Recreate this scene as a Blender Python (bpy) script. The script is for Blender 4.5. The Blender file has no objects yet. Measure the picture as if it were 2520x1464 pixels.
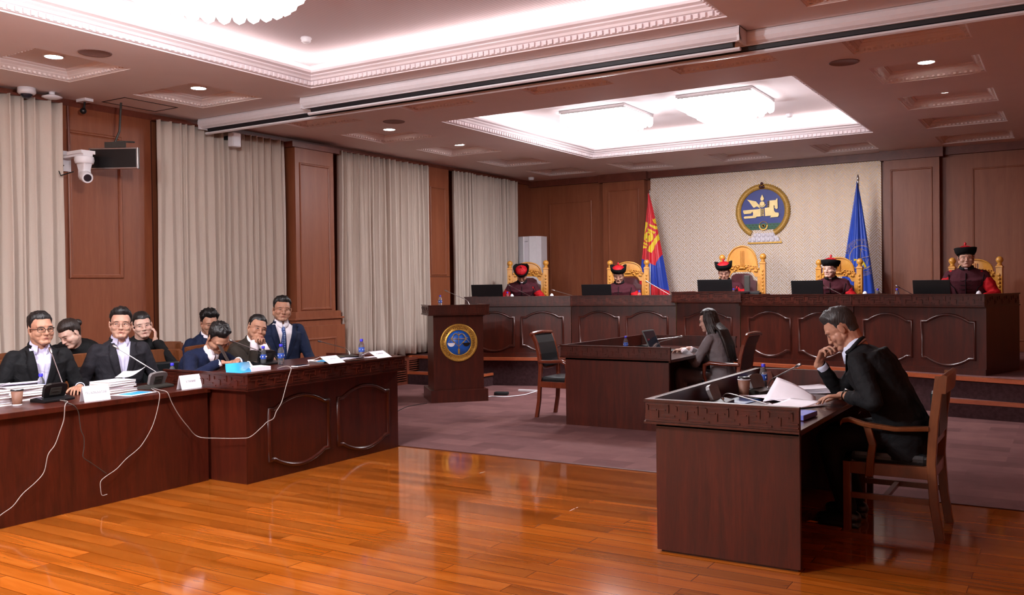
import bpy, bmesh, math, random
from mathutils import Vector as V, Matrix as M4, noise
from mathutils.bvhtree import BVHTree
sc = bpy.context.scene
COL = sc.collection
R = math.radians
PI = math.pi
# ---------------------------------------------------------------- camera
cam = bpy.data.cameras.new('camera'); camo = bpy.data.objects.new('camera', cam); COL.objects.link(camo)
cam.sensor_width = 36; cam.lens = 31.886; cam.clip_end = 60; cam.clip_start = .05
yaw, pit, rol = -0.554933933, -0.0133141362, -0.0131963908
f = V((math.sin(yaw)*math.cos(pit), math.cos(yaw)*math.cos(pit), math.sin(pit)))
r = V((math.cos(yaw), -math.sin(yaw), 0)); u = r.cross(f)
r2 = r*math.cos(rol)+u*math.sin(rol); u2 = -r*math.sin(rol)+u*math.cos(rol)
camo.matrix_world = M4(((r2.x, u2.x, -f.x, 0), (r2.y, u2.y, -f.y, 0), (r2.z, u2.z, -f.z, 1.56), (0, 0, 0, 1)))
sc.camera = camo
# ---------------------------------------------------------------- light, exposure
w = bpy.data.worlds.new('world'); sc.world = w; w.use_nodes = True
w.node_tree.nodes['Background'].inputs[0].default_value = (1, .93, .88, 1)
w.node_tree.nodes['Background'].inputs[1].default_value = 0.0
sc.view_settings.view_transform = 'Standard'; sc.view_settings.look = 'None'
sc.view_settings.gamma = 1; sc.view_settings.exposure = 0.50
sc.view_settings.use_curve_mapping = False
sc.cycles.use_denoising = True
sc.cycles.max_bounces = 8; sc.cycles.diffuse_bounces = 5; sc.cycles.glossy_bounces = 3; sc.cycles.transmission_bounces = 6
sc.cycles.sample_clamp_indirect = 6; sc.cycles.caustics_reflective = False; sc.cycles.caustics_refractive = False
sc.cycles.use_adaptive_sampling = True; sc.cycles.adaptive_threshold = 0.05
sc.cycles.use_light_tree = False
H = 3.65
CH_E, COVE_E, DOWN_E = 4.0, 6.0, 30.0       # how bright crystals, cove strips and downlights look
def lamp(x, y, z, e, sx, sy=None, up=False, col=(.95, .95, 1), spread=180):
    l = bpy.data.lights.new('lamp', 'AREA'); l.energy = e; l.color = col; l.spread = math.radians(spread)
    if sy: l.shape = 'RECTANGLE'; l.size = sx; l.size_y = sy
    else: l.shape = 'DISK'; l.size = sx
    o = bpy.data.objects.new('lamp', l); COL.objects.link(o); o.location = (x, y, z)
    if up: o.rotation_euler = (math.pi, 0, 0)
    return o
CHL = [(-4.74, 4.02, 3.30, 130, .07), (-4.72, .6, 3.30, 130, .1), (-5.63, 11.7, 3.52, 38, .12), (-3.88, 11.65, 3.52, 38, .12)]
lamp(-4.74, 4.02, 3.365, 34, 1.0); lamp(-4.72, .6, 3.36, 270, 1.3)
for x in (-5.63, -3.88): lamp(x, 11.68, 3.6, 62, .6)
for x, y, z, e, s_ in CHL:
    l = bpy.data.lights.new('lamp', 'POINT'); l.energy = e; l.color = (.95, .95, 1); l.shadow_soft_size = s_
    o = bpy.data.objects.new('lamp', l); COL.objects.link(o); o.location = (x, y, z)
for (x0, x1, y0, y1, ex, e) in ((-6.78, -2.31, -1.0, 7.0, .33, 1.5), (-6.83, -2.4, 9.36, 13.6, .28, 1.5)):   # cove lamps, watts per metre
    q = ex*.55; z = H+.165; c_ = (1, .97, .97)
    lamp(x0-q, (y0+y1)/2, z, e*(y1-y0), .05, y1-y0, True, c_); lamp(x1+q, (y0+y1)/2, z, e*(y1-y0), .05, y1-y0, True, c_)
    lamp((x0+x1)/2, y0-q, z, e*(x1-x0), x1-x0, .05, True, c_); lamp((x0+x1)/2, y1+q, z, e*(x1-x0), x1-x0, .05, True, c_)
# ---------------------------------------------------------------- materials
def s2l(c):
    return tuple((x/12.92 if x <= .04045 else ((x+.055)/1.055)**2.4) for x in c)
def hexc(h):
    return s2l(tuple(int(h[i:i+2], 16)/255 for i in (0, 2, 4)))
class NT:
    def __init__(s, name):
        s.m = bpy.data.materials.new(name); s.m.use_nodes = True; s.t = s.m.node_tree
        s.b = s.t.nodes['Principled BSDF']
    def n(s, k, **kw):
        x = s.t.nodes.new(k)
        for a, v in kw.items(): setattr(x, a, v)
        return x
    def l(s, a, b): s.t.links.new(a, b)
    def coord(s, scale=(1, 1, 1), rot=(0, 0, 0), kind='Object'):
        c = s.n('ShaderNodeTexCoord'); m = s.n('ShaderNodeMapping')
        m.inputs['Scale'].default_value = scale; m.inputs['Rotation'].default_value = rot
        s.l(c.outputs[kind], m.inputs[0]); return m.outputs[0]
    def ramp(s, fac, stops):
        r_ = s.n('ShaderNodeValToRGB'); s.l(fac, r_.inputs[0]); e = r_.color_ramp.elements
        while len(e) < len(stops): e.new(.5)
        for i, (p, c) in enumerate(stops):
            e[i].position = p; e[i].color = (*c, 1) if len(c) == 3 else c
        return r_.outputs[0]
    def bump(s, h, strength=.2, dist=.01):
        b = s.n('ShaderNodeBump'); b.inputs['Strength'].default_value = strength; b.inputs['Distance'].default_value = dist
        s.l(h, b.inputs['Height']); s.l(b.outputs[0], s.b.inputs['Normal'])
    def set(s, **kw):
        for k, v in kw.items(): s.b.inputs[k.replace('_', ' ')].default_value = v
def plain(name, col, rough=.5, metal=0, vary=.06, scale=20, spec=.5, bump=0, **kw):
    t = NT(name); c = hexc(col) if isinstance(col, str) else col
    nz = t.n('ShaderNodeTexNoise'); nz.inputs['Scale'].default_value = scale; t.l(t.coord(), nz.inputs[0])
    lo = tuple(max(0, x*(1-vary)) for x in c); hi = tuple(min(1, x*(1+vary)) for x in c)
    t.l(t.ramp(nz.outputs[0], [(.3, lo), (.7, hi)]), t.b.inputs['Base Color'])
    t.set(Roughness=rough, Metallic=metal); t.b.inputs['Specular IOR Level'].default_value = spec
    if bump: t.bump(nz.outputs[0], bump, .004)
    for k, v in kw.items(): t.b.inputs[k.replace('_', ' ')].default_value = v
    return t.m
def wood(name, c0, c1, c2, rough=.25, sc_=(14, 14, 1.2), coat=0, bump=.05, kind='Object', spec=.5):
    t = NT(name); co = t.coord(sc_, kind=kind)
    n1 = t.n('ShaderNodeTexNoise'); n1.inputs['Scale'].default_value = 1.0; n1.inputs['Detail'].default_value = 5; n1.inputs['Distortion'].default_value = 1.2
    t.l(co, n1.inputs[0])
    n2 = t.n('ShaderNodeTexNoise'); n2.inputs['Scale'].default_value = 9; n2.inputs['Detail'].default_value = 3; t.l(co, n2.inputs[0])
    mx = t.n('ShaderNodeMix'); mx.inputs[0].default_value = .35; t.l(n1.outputs[0], mx.inputs[2]); t.l(n2.outputs[0], mx.inputs[3])
    t.l(t.ramp(mx.outputs[0], [(.3, hexc(c0)), (.5, hexc(c1)), (.72, hexc(c2))]), t.b.inputs['Base Color'])
    t.set(Roughness=rough); t.b.inputs['Specular IOR Level'].default_value = spec
    if coat: t.b.inputs['Coat Weight'].default_value = coat; t.b.inputs['Coat Roughness'].default_value = .12
    if bump: t.bump(n2.outputs[0], bump, .002)
    return t.m
MT = {}
MT['desk'] = wood('dark_mahogany', '2d0e06', '40150a', '521c0e', .34, coat=.08)
MT['deskhi'] = wood('dark_mahogany_trim', '290d06', '3a130a', '4b1a0e', .28, coat=.18)
MT['wall'] = wood('wall_veneer', '80452c', '8b4e32', '97593b', .42, (10, 10, .8), bump=.03)
MT['wallgap'] = plain('wall_groove', '4b2016', .5)
MT['cornice'] = wood('cornice_wood', '5d2c20', '6b3425', '78402e', .4, (3, 3, 3))
MT['step'] = wood('step_nosing', '9a4a2c', 'a85635', 'b5633f', .3, (1.2, 12, 12), coat=.2)
MT['chair'] = wood('chair_wood', '603419', '6e3d1f', '7c4826', .32, (9, 9, 2), coat=.2)
MT['chairred'] = wood('chair_redwood', '5c2616', '6a2d1a', '783822', .25, (9, 9, 2), coat=.3)
MT['honey'] = wood('honey_wood', 'c4812f', 'd4943c', 'e0a54c', .3, (9, 9, 2), coat=.3)
MT['ceil'] = plain('ceiling_paint', 'e6d9d6', .8, vary=.015, scale=3)
MT['tray'] = plain('tray_paint', 'eee4e6', .8, vary=.01, scale=3)
MT['white'] = plain('white_plastic', 'e8e6ea', .35, vary=.02)
MT['paper'] = plain('paper_white', 'eeeaf2', .6, vary=.02)
MT['page'] = plain('page_edges', 'e6dfd9', .7, vary=.07, scale=300)
MT['black'] = plain('black_plastic', '141416', .3, vary=.1)
MT['blackmatt'] = plain('black_matt', '101012', .7, vary=.1)
MT['leather'] = plain('black_leather', '1c2022', .33, vary=.2, scale=60, bump=.15)
MT['maroonleather'] = plain('maroon_leather', '4a2024', .35, vary=.15, scale=40, bump=.15)
MT['grey'] = plain('grey_plastic', '6f6a6a', .4, vary=.05)
MT['dkgrey'] = plain('dark_grey_plastic', '35332f', .4, vary=.08)
MT['steel'] = plain('brushed_steel', 'b9b6b6', .28, 1, vary=.05)
MT['relief'] = plain('gold_relief', 'cda24e', .45, .15, vary=.3, scale=140, bump=.6)
MT['gold'] = plain('gold_paint', 'c79a45', .35, .6, vary=.18, scale=60, bump=.3)
MT['goldpale'] = plain('pale_gold', 'e8cf8d', .4, .2, vary=.06)
MT['goldline'] = plain('gold_line', 'c9a262', .4, .35, vary=.1)
MT['cream'] = plain('cream_inlay', 'ece2dc', .5, vary=.03)
MT['blue'] = plain('royal_blue', '2b4fa8', .5)
MT['sealblue'] = plain('seal_blue', '1d62c8', .4)
MT['emblue'] = plain('emblem_blue', '2f3f96', .45, vary=.08)
MT['green'] = plain('emblem_green', '2e6b4e', .5, vary=.3, scale=80)
MT['red'] = plain('red_cloth', 'c2151f', .6, vary=.1)
MT['bluecap'] = plain('blue_cap', '3a35c8', .35)
MT['cyan'] = plain('cyan_cover', '2f9fd8', .35, vary=.15, scale=8)
MT['navyfolder'] = plain('navy_folder', '1c3f78', .4)
MT['cup'] = plain('brown_cup', '7a5240', .6, vary=.05)
MT['cable'] = plain('grey_cable', '8f8580', .5)
MT['ink'] = plain('print_ink', '5a5662', .7)
MT['screenfab'] = plain('screen_roll', '15151c', .55)
t = NT('clear_bottle'); t.set(Roughness=.04, IOR=1.08); t.b.inputs['Transmission Weight'].default_value = .92
t.b.inputs['Base Color'].default_value = (.92, .94, .98, 1); MT['clear'] = t.m
t = NT('lens_glass'); t.set(Roughness=.03); t.b.inputs['Base Color'].default_value = (.02, .02, .03, 1); MT['lens'] = t.m
def emis(name, col, e):
    t = NT(name); t.b.inputs['Emission Color'].default_value = (*col, 1); t.b.inputs['Emission Strength'].default_value = e
    t.b.inputs['Base Color'].default_value = (.9, .9, .9, 1); t.m.cycles.emission_sampling = 'NONE'; return t.m
MT['crystal'] = emis('lit_crystal', (1, .93, .95), CH_E)
MT['cove'] = emis('cove_strip', (1, .94, .84), COVE_E)
MT['down'] = emis('downlight_lamp', (1, .93, .86), DOWN_E)
# laminate floor: long planks along X
t = NT('laminate_floor'); co = t.coord()
br = t.n('ShaderNodeTexBrick'); br.offset = .37; br.inputs['Scale'].default_value = 1.0
br.inputs['Brick Width'].default_value = 1.25; br.inputs['Row Height'].default_value = .125; br.inputs['Mortar Size'].default_value = .0026
br.inputs['Color1'].default_value = (0, 0, 0, 1); br.inputs['Color2'].default_value = (1, 1, 1, 1); br.inputs['Mortar'].default_value = (.5, .5, .5, 1)
t.l(co, br.inputs[0])
mp = t.n('ShaderNodeMapping'); mp.inputs['Scale'].default_value = (1.1, 11, 1); t.l(co, mp.inputs[0])
add = t.n('ShaderNodeVectorMath'); add.operation = 'MULTIPLY_ADD'; t.l(br.outputs[0], add.inputs[0]); add.inputs[1].default_value = (7, 3, 0); t.l(mp.outputs[0], add.inputs[2])
n1 = t.n('ShaderNodeTexNoise'); n1.inputs['Scale'].default_value = 1; n1.inputs['Detail'].default_value = 5; n1.inputs['Distortion'].default_value = .7; t.l(add.outputs[0], n1.inputs[0])
n2 = t.n('ShaderNodeTexNoise'); n2.inputs['Scale'].default_value = 3.3; n2.inputs['Detail'].default_value = 2; t.l(add.outputs[0], n2.inputs[0])
c1 = t.ramp(n1.outputs[0], [(.25, hexc('783e1c')), (.45, hexc('8c4b24')), (.6, hexc('95542a')), (.8, hexc('a06034'))])
c2 = t.ramp(n2.outputs[0], [(.2, (.35, .3, .25)), (.34, (1, 1, 1))])
mx = t.n('ShaderNodeMix'); mx.data_type = 'RGBA'; mx.blend_type = 'MULTIPLY'; mx.inputs[0].default_value = .45; t.l(c1, mx.inputs[6]); t.l(c2, mx.inputs[7])
mm = t.n('ShaderNodeMix'); mm.data_type = 'RGBA'; mm.blend_type = 'MIX'; t.l(br.outputs['Fac'], mm.inputs[0]); t.l(mx.outputs[2], mm.inputs[6]); mm.inputs[7].default_value = (*hexc('6a2f12'), 1)
hv = t.n('ShaderNodeHueSaturation'); hv.inputs['Saturation'].default_value = 1.05; t.l(mm.outputs[2], hv.inputs['Color'])
vv = t.n('ShaderNodeMapRange'); vv.inputs[3].default_value = .72; vv.inputs[4].default_value = 1.2; t.l(br.outputs[0], vv.inputs[0]); t.l(vv.outputs[0], hv.inputs['Value'])
t.l(hv.outputs[0], t.b.inputs['Base Color']); t.set(Roughness=.085); t.b.inputs['Specular IOR Level'].default_value = .5
iv = t.n('ShaderNodeMath'); iv.operation = 'SUBTRACT'; iv.inputs[0].default_value = 1; t.l(br.outputs['Fac'], iv.inputs[1]); t.bump(iv.outputs[0], .35, .001)
MT['laminate'] = t.m
# carpet tiles
t = NT('carpet_tiles'); co = t.coord((1, 1, 1))
br = t.n('ShaderNodeTexBrick'); br.offset = .5; br.inputs['Scale'].default_value = 1; br.inputs['Brick Width'].default_value = .5; br.inputs['Row Height'].default_value = .25
br.inputs['Mortar Size'].default_value = .0; br.inputs['Color1'].default_value = (0, 0, 0, 1); br.inputs['Color2'].default_value = (1, 1, 1, 1)
t.l(co, br.inputs[0])
n1 = t.n('ShaderNodeTexNoise'); n1.inputs['Scale'].default_value = 5; n1.inputs['Detail'].default_value = 3; t.l(co, n1.inputs[0])
n2 = t.n('ShaderNodeTexNoise'); n2.inputs['Scale'].default_value = 260; t.l(co, n2.inputs[0])
mx = t.n('ShaderNodeMix'); mx.inputs[0].default_value = .55; t.l(br.outputs[0], mx.inputs[2]); t.l(n1.outputs[0], mx.inputs[3])
c1 = t.ramp(mx.outputs[0], [(.15, hexc('674646')), (.5, hexc('785352')), (.85, hexc('87605d'))])
m3 = t.n('ShaderNodeMix'); m3.data_type = 'RGBA'; m3.blend_type = 'MULTIPLY'; m3.inputs[0].default_value = .5; t.l(c1, m3.inputs[6]); t.l(t.ramp(n2.outputs[0], [(.3, (.6, .6, .6)), (.7, (1.0, 1.0, 1.0))]), m3.inputs[7])
t.l(m3.outputs[2], t.b.inputs['Base Color']); t.set(Roughness=.95); t.b.inputs['Specular IOR Level'].default_value = .15; t.bump(n2.outputs[0], .5, .004)
MT['carpet'] = t.m
MT['carpetshade'] = plain('shaded_riser_carpet', '3f2a2c', .95, vary=.25, scale=25, spec=.1)  # same carpet on the platform risers, their shade painted in as darker colour
# curtain linen
t = NT('curtain_linen'); co = t.coord((1, 1, 1))
n1 = t.n('ShaderNodeTexNoise'); n1.inputs['Scale'].default_value = 420; n1.inputs['Detail'].default_value = 1; t.l(co, n1.inputs[0])
t.l(t.ramp(n1.outputs[0], [(.25, hexc('c2b4a8')), (.55, hexc('ccbeb1')), (.8, hexc('d5c8bc'))]), t.b.inputs['Base Color']); t.set(Roughness=.85)
t.b.inputs['Specular IOR Level'].default_value = .2; t.bump(n1.outputs[0], .15, .001); MT['linen'] = t.m
# patterned flat ceiling panel of the big tray
t = NT('tray_panel'); co = t.coord()
wv = t.n('ShaderNodeTexWave'); wv.inputs['Scale'].default_value = 9; t.l(co, wv.inputs[0])
t.l(t.ramp(wv.outputs[0], [(.2, hexc('c3b5b8')), (.8, hexc('d0c4c6'))]), t.b.inputs['Base Color']); t.set(Roughness=.8); MT['traypanel'] = t.m
# ---------------------------------------------------------------- mesh helpers
class MB:
    """collects shapes, becomes ONE mesh object"""
    def __init__(s): s.v = []; s.f = []; s.mi = []; s.sm = []
    def add(s, vs, fs, mi=0, smooth=False):
        o = len(s.v); s.v += [tuple(p) for p in vs]; s.f += [tuple(i+o for i in q) for q in fs]
        s.mi += [mi]*len(fs); s.sm += [smooth]*len(fs); return s
    def box(s, x0, x1, y0, y1, z0, z1, mi=0, mat=None):
        vs = [V((x, y, z)) for z in (z0, z1) for y in (y0, y1) for x in (x0, x1)]
        if mat: vs = [mat @ p for p in vs]
        return s.add(vs, [(0, 2, 3, 1), (4, 5, 7, 6), (0, 1, 5, 4), (2, 6, 7, 3), (0, 4, 6, 2), (1, 3, 7, 5)], mi)
    def cbox(s, c, d, mi=0, mat=None):
        return s.box(c[0]-d[0]/2, c[0]+d[0]/2, c[1]-d[1]/2, c[1]+d[1]/2, c[2]-d[2]/2, c[2]+d[2]/2, mi, mat)
    def prism(s, poly, z0, z1, mi=0, mat=None, smooth=False):
        n = len(poly); vs = [V((p[0], p[1], z0)) for p in poly]+[V((p[0], p[1], z1)) for p in poly]
        if mat: vs = [mat @ p for p in vs]
        s.add(vs, [tuple(range(n-1, -1, -1)), tuple(range(n, 2*n))], mi)
        s.add(vs, [(i, (i+1) % n, n+(i+1) % n, n+i) for i in range(n)], mi, smooth); return s
    def loft(s, rings, mi=0, smooth=True, cap=True, closed=False):
        n = len(rings[0]); vs = [p for rg in rings for p in rg]; fs = []
        m = len(rings)
        for i in range(m if closed else m-1):
            j = (i+1) % m
            fs += [(i*n+k, i*n+(k+1) % n, j*n+(k+1) % n, j*n+k) for k in range(n)]
        s.add(vs, fs, mi, smooth)
        if cap and not closed:
            s.add(rings[0], [tuple(range(n-1, -1, -1))], mi); s.add(rings[-1], [tuple(range(n))], mi)
        return s
    def lathe(s, prof, seg=20, mi=0, mat=None, smooth=True, c=(0, 0, 0)):
        rings = []
        for (rr, z) in prof:
            rg = [V((c[0]+rr*math.cos(2*PI*k/seg), c[1]+rr*math.sin(2*PI*k/seg), c[2]+z)) for k in range(seg)]
            rings.append([mat @ p for p in rg] if mat else rg)
        return s.loft(rings, mi, smooth)
    def tube(s, pts, rad, seg=8, mi=0, closed=False, flat=None):
        pts = [V(p) for p in pts]; n = len(pts); rings = []; up = None
        for i, p in enumerate(pts):
            a = pts[(i-1) % n] if (i or closed) else p; b = pts[(i+1) % n] if (i < n-1 or closed) else p
            d = (b-a).normalized()
            if up is None:
                up = V((0, 0, 1)) if abs(d.z) < .9 else V((1, 0, 0))
                x = d.cross(up).normalized(); y = x.cross(d).normalized()
            else:
                x = (x-d*x.dot(d)).normalized(); y = x.cross(d).normalized()
            rr = rad[i] if isinstance(rad, (list, tuple)) else rad
            fl = flat or 1
            rings.append([p+x*(rr*math.cos(2*PI*k/seg))+y*(rr*fl*math.sin(2*PI*k/seg)) for k in range(seg)])
        return s.loft(rings, mi, True, True, closed)
    def ball(s, c, r_, seg=12, mi=0, mat=None):
        if not isinstance(r_, (tuple, list)): r_ = (r_, r_, r_)
        vs = [V((0, 0, r_[2]))]; n2_ = max(4, seg//2)
        for i in range(1, n2_):
            a = PI*i/n2_
            vs += [V((r_[0]*math.sin(a)*math.cos(2*PI*k/seg), r_[1]*math.sin(a)*math.sin(2*PI*k/seg), r_[2]*math.cos(a))) for k in range(seg)]
        vs.append(V((0, 0, -r_[2]))); L = len(vs)-1
        fs = [(0, 1+k, 1+(k+1) % seg) for k in range(seg)]
        for i in range(n2_-2):
            o = 1+i*seg; fs += [(o+k, o+seg+k, o+seg+(k+1) % seg, o+(k+1) % seg) for k in range(seg)]
        o = 1+(n2_-2)*seg; fs += [(o+k, L, o+(k+1) % seg) for k in range(seg)]
        if mat: vs = [mat @ p for p in vs]
        return s.add([p+V(c) for p in vs], fs, mi, True)
    def mesh(s, name, mats):
        me = bpy.data.meshes.new(name); me.from_pydata(s.v, [], s.f)
        for m in (mats if isinstance(mats, (list, tuple)) else [mats]): me.materials.append(MT[m] if isinstance(m, str) else m)
        me.polygons.foreach_set('material_index', s.mi); me.polygons.foreach_set('use_smooth', s.sm); me.update(); return me
    def build(s, name, mats, parent=None, bevel=0, loc=None, mat=None):
        o = bpy.data.objects.new(name, s.mesh(name, mats)); COL.objects.link(o)
        if parent: o.parent = parent
        if loc: o.location = loc
        if mat is not None: o.matrix_local = mat
        if bevel:
            b = o.modifiers.new('bevel', 'BEVEL'); b.width = bevel; b.segments = 2; b.limit_method = 'ANGLE'; b.angle_limit = R(50)
        return o
def tag(o, label=None, cat=None, group=None, kind=None):
    if label: o['label'] = label
    if cat: o['category'] = cat
    if group: o['group'] = group
    if kind: o['kind'] = kind
    return o
def struct(o): o['kind'] = 'structure'; return o
def thing(name, label, cat, loc=(0, 0, 0), rz=0, group=None):
    o = bpy.data.objects.new(name, None); COL.objects.link(o); o.location = loc; o.rotation_euler = (0, 0, rz)
    o.empty_display_size = .1
    return tag(o, label, cat, group)
def copy_tree(o, loc=None, rz=None, label=None, group=None, parent=None, top=True):
    c = o.copy(); COL.objects.link(c)
    if parent: c.parent = parent
    if top:
        if loc is not None: c.location = loc
        if rz is not None: c.rotation_euler = (0, 0, rz)
        if label: c['label'] = label
        if group: c['group'] = group
    for ch in [x for x in sc.objects if x.parent == o]: copy_tree(ch, parent=c, top=False)
    return c
def TR(x=0, y=0, z=0): return M4.Translation((x, y, z))
def RX(a): return M4.Rotation(a, 4, 'X')
def RY(a): return M4.Rotation(a, 4, 'Y')
def RZ(a): return M4.Rotation(a, 4, 'Z')
def frame2(o, x, n):
    """matrix: local X -> x, local Z -> n (outward), origin o"""
    x = V(x).normalized(); n = V(n).normalized(); y = n.cross(x)
    return M4(((x.x, y.x, n.x, o[0]), (x.y, y.y, n.y, o[1]), (x.z, y.z, n.z, o[2]), (0, 0, 0, 1)))
def textmesh(name, body, size, mat, parent=None, mtx=None, extrude=.0008, align='CENTER', spacing=1):
    c = bpy.data.curves.new(name, 'FONT'); c.body = body; c.size = size; c.extrude = extrude
    c.align_x = align; c.align_y = 'CENTER'; c.space_character = spacing; c.resolution_u = 2
    o = bpy.data.objects.new(name, c); COL.objects.link(o)
    dg = bpy.context.evaluated_depsgraph_get(); me = bpy.data.meshes.new_from_object(o.evaluated_get(dg))
    bpy.data.objects.remove(o); me.materials.clear(); me.materials.append(MT[mat])
    o = bpy.data.objects.new(name, me); COL.objects.link(o)
    if parent: o.parent = parent
    if mtx is not None: o.matrix_local = mtx
    return o
def rectmold(mb, x0, x1, y0, y1, w_, h_, mat, mi=0):
    """raised picture-frame moulding round a rectangle, local z outward"""
    prof = [(0, 0), (0, h_*.6), (w_*.25, h_), (w_*.6, h_), (w_*.8, h_*.4), (w_, h_*.3), (w_, 0)]
    rings = []
    for (sx, sy, px, py) in ((1, 1, x0, y0), (-1, 1, x1, y0), (-1, -1, x1, y1), (1, -1, x0, y1)):
        rings.append([mat @ V((px+sx*a, py+sy*a, b)) for a, b in prof])
    n = len(prof); vs = [p for rg in rings for p in rg]; fs = []
    for i in range(4):
        j = (i+1) % 4
        fs += [(i*n+k, i*n+k+1, j*n+k+1, j*n+k) for k in range(n-1)]
    mb.add(vs, fs, mi)
# ================================================================ SHELL
XW, XR, YB, YF = -9.37, .75, 15.9, -3.2
def strukt(mb, name, mats, bevel=0): return struct(mb.build(name, mats, None, bevel))
mb = MB(); mb.box(XW-.1, XR+.1, YF-.1, 6.96, -.1, 0); strukt(mb, 'floor', 'laminate')
mb = MB(); mb.box(XW-.1, XR+.1, 6.96, YB+.2, -.1, .004); mb.box(XW-.1, XR+.1, 6.945, 6.962, -.1, .0065, 1)
strukt(mb, 'floor_carpet', ['carpet', 'wallgap'])
# --- ceiling with its holes
T1 = (-6.78, -2.31, -1.0, 7.0); T2 = (-6.83, -2.4, 9.36, 13.6)
COFF = []
lb = [2.2, 3.8, 5.42, 7.05, 8.72, 10.28, 11.95, 13.6, 15.2]
for y in lb: COFF.append((-8.53, -7.56, y-.92, y))
for y in (2.2, 3.8, 5.45, 7.1, 8.82, 10.35, 12.08, 13.72, 15.42): COFF.append((-1.72, -.74, y-.86, y))
for x0, x1 in ((-6.9, -6.07), (-5.14, -4.31), (-3.45, -2.62)): COFF.append((x0, x1, 14.28, 15.32))
for x0, x1 in ((-6.68, -5.77), (-5.03, -4.07), (-3.34, -2.36)): COFF.append((x0, x1, 7.75, 8.65))
holes = [T1, T2]+COFF
xs = sorted({XW-.1, XR+.1}|{h[0] for h in holes}|{h[1] for h in holes}); ys = sorted({YF-.1, YB+.2}|{h[2] for h in holes}|{h[3] for h in holes})
mb = MB()
for i in range(len(xs)-1):
    for j in range(len(ys)-1):
        cx, cy = (xs[i]+xs[i+1])/2, (ys[j]+ys[j+1])/2
        if any(h[0] < cx < h[1] and h[2] < cy < h[3] for h in holes): continue
        mb.add([(xs[i], ys[j], H), (xs[i+1], ys[j], H), (xs[i+1], ys[j+1], H), (xs[i], ys[j+1], H)], [(3, 2, 1, 0)])
mb.box(XW-.1, XR+.1, YF-.1, YB+.2, 4.25, 4.3)
strukt(mb, 'ceiling', 'ceil')
# --- small coffers: moulding frame with dentils, recessed top
def ring(mb, rect, prof, mi=0):
    """prof: list of (inset, z); mitred ring inside rect"""
    rings = []
    for sx, sy, px, py in ((1, 1, rect[0], rect[2]), (-1, 1, rect[1], rect[2]), (-1, -1, rect[1], rect[3]), (1, -1, rect[0], rect[3])):
        rings.append([V((px+sx*a, py+sy*a, z)) for a, z in prof])
    n = len(prof); vs = [p for g in rings for p in g]; fs = []
    for i in range(4):
        j = (i+1) % 4; fs += [(i*n+k, j*n+k, j*n+k+1, i*n+k+1) for k in range(n-1)]
    mb.add(vs, fs, mi)
def dentils(mb, rect, inset, z0, z1, pitch, wd, dep):
    x0, x1, y0, y1 = rect[0]+inset, rect[1]-inset, rect[2]+inset, rect[3]-inset
    n = int((x1-x0)/pitch)
    for i in range(n):
        x = x0+(i+.5)*(x1-x0)/n
        mb.box(x-wd/2, x+wd/2, y1-dep, y1+.004, z0, z1); mb.box(x-wd/2, x+wd/2, y0-.004, y0+dep, z0, z1)
    n = int((y1-y0)/pitch)
    for i in range(n):
        y = y0+(i+.5)*(y1-y0)/n
        mb.box(x0-.004, x0+dep, y-wd/2, y+wd/2, z0, z1); mb.box(x1-dep, x1+.004, y-wd/2, y+wd/2, z0, z1)
for k, c in enumerate(COFF):
    mb = MB()
    ring(mb, c, [(0, H), (0, H+.005), (.012, H+.008), (.055, H+.042), (.06, H+.05), (.085, H+.07), (.085, H+.078), (.105, H+.088), (.105, H+.105)])
    dentils(mb, c, .014, H+.012, H+.038, .048, .024, .028)
    mb.add([(c[0]+.1, c[2]+.1, H+.10), (c[1]-.1, c[2]+.1, H+.10), (c[1]-.1, c[3]-.1, H+.10), (c[0]+.1, c[3]-.1, H+.10)], [(3, 2, 1, 0)])
    strukt(mb, 'trim_%d' % (k+1), 'ceil')
# --- the two big light trays with coves
for k, (c, ex, pan) in enumerate(((T1, .33, 'traypanel'), (T2, .28, 'tray'))):
    mb = MB()
    ring(mb, c, [(-.0, H), (0, H+.01), (.03, H+.014), (.03, H+.06), (.05, H+.065), (.06, H+.085), (.085, H+.1), (.085, H+.112), (.12, H+.125), (.12, H+.15), (.09, H+.15), (-.0, H+.15), (-ex, H+.15)])
    dentils(mb, c, .03, H+.016, H+.055, .06, .032, .018)
    o = (c[0]-ex, c[1]+ex, c[2]-ex, c[3]+ex)
    ring(mb, o, [(0, H+.15), (0, H+.30), (.02, H+.33), (.0, H+.36)])
    strukt(mb, 'trim_%d' % (len(COFF)+1+k), 'tray')
    mb = MB(); mb.add([(o[0], o[2], H+.345), (o[1], o[2], H+.345), (o[1], o[3], H+.345), (o[0], o[3], H+.345)], [(3, 2, 1, 0)])
    strukt(mb, 'ceiling_%s_tray' % ('front' if k == 0 else 'rear'), pan)
    mb = MB(); z = H+.158; e = ex*.55
    a = (c[0]-e, c[1]+e, c[2]-e, c[3]+e); t_ = .012
    for x0, x1, y0, y1 in ((a[0], a[1], a[2]-t_, a[2]+t_), (a[0], a[1], a[3]-t_, a[3]+t_), (a[0]-t_, a[0]+t_, a[2], a[3]), (a[1]-t_, a[1]+t_, a[2], a[3])):
        mb.box(x0, x1, y0, y1, z-.006, z+.004)
    tag(mb.build('cove_light_strip', 'cove'), 'hidden light strip on the ledge of the %s ceiling tray' % ('large front' if k == 0 else 'smaller rear'), 'light strip')
# --- walls
def cornice(mb, x0, x1, y0, y1): mb.box(x0, x1, y0, y1, 3.56, H+.01, 1)
mb = MB(); mb.box(XW-.15, XW, YF-.1, YB+.2, 0, H+.02)
mb.box(XW, XW+.07, YF, YB, 3.575, H+.005, 1)
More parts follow.
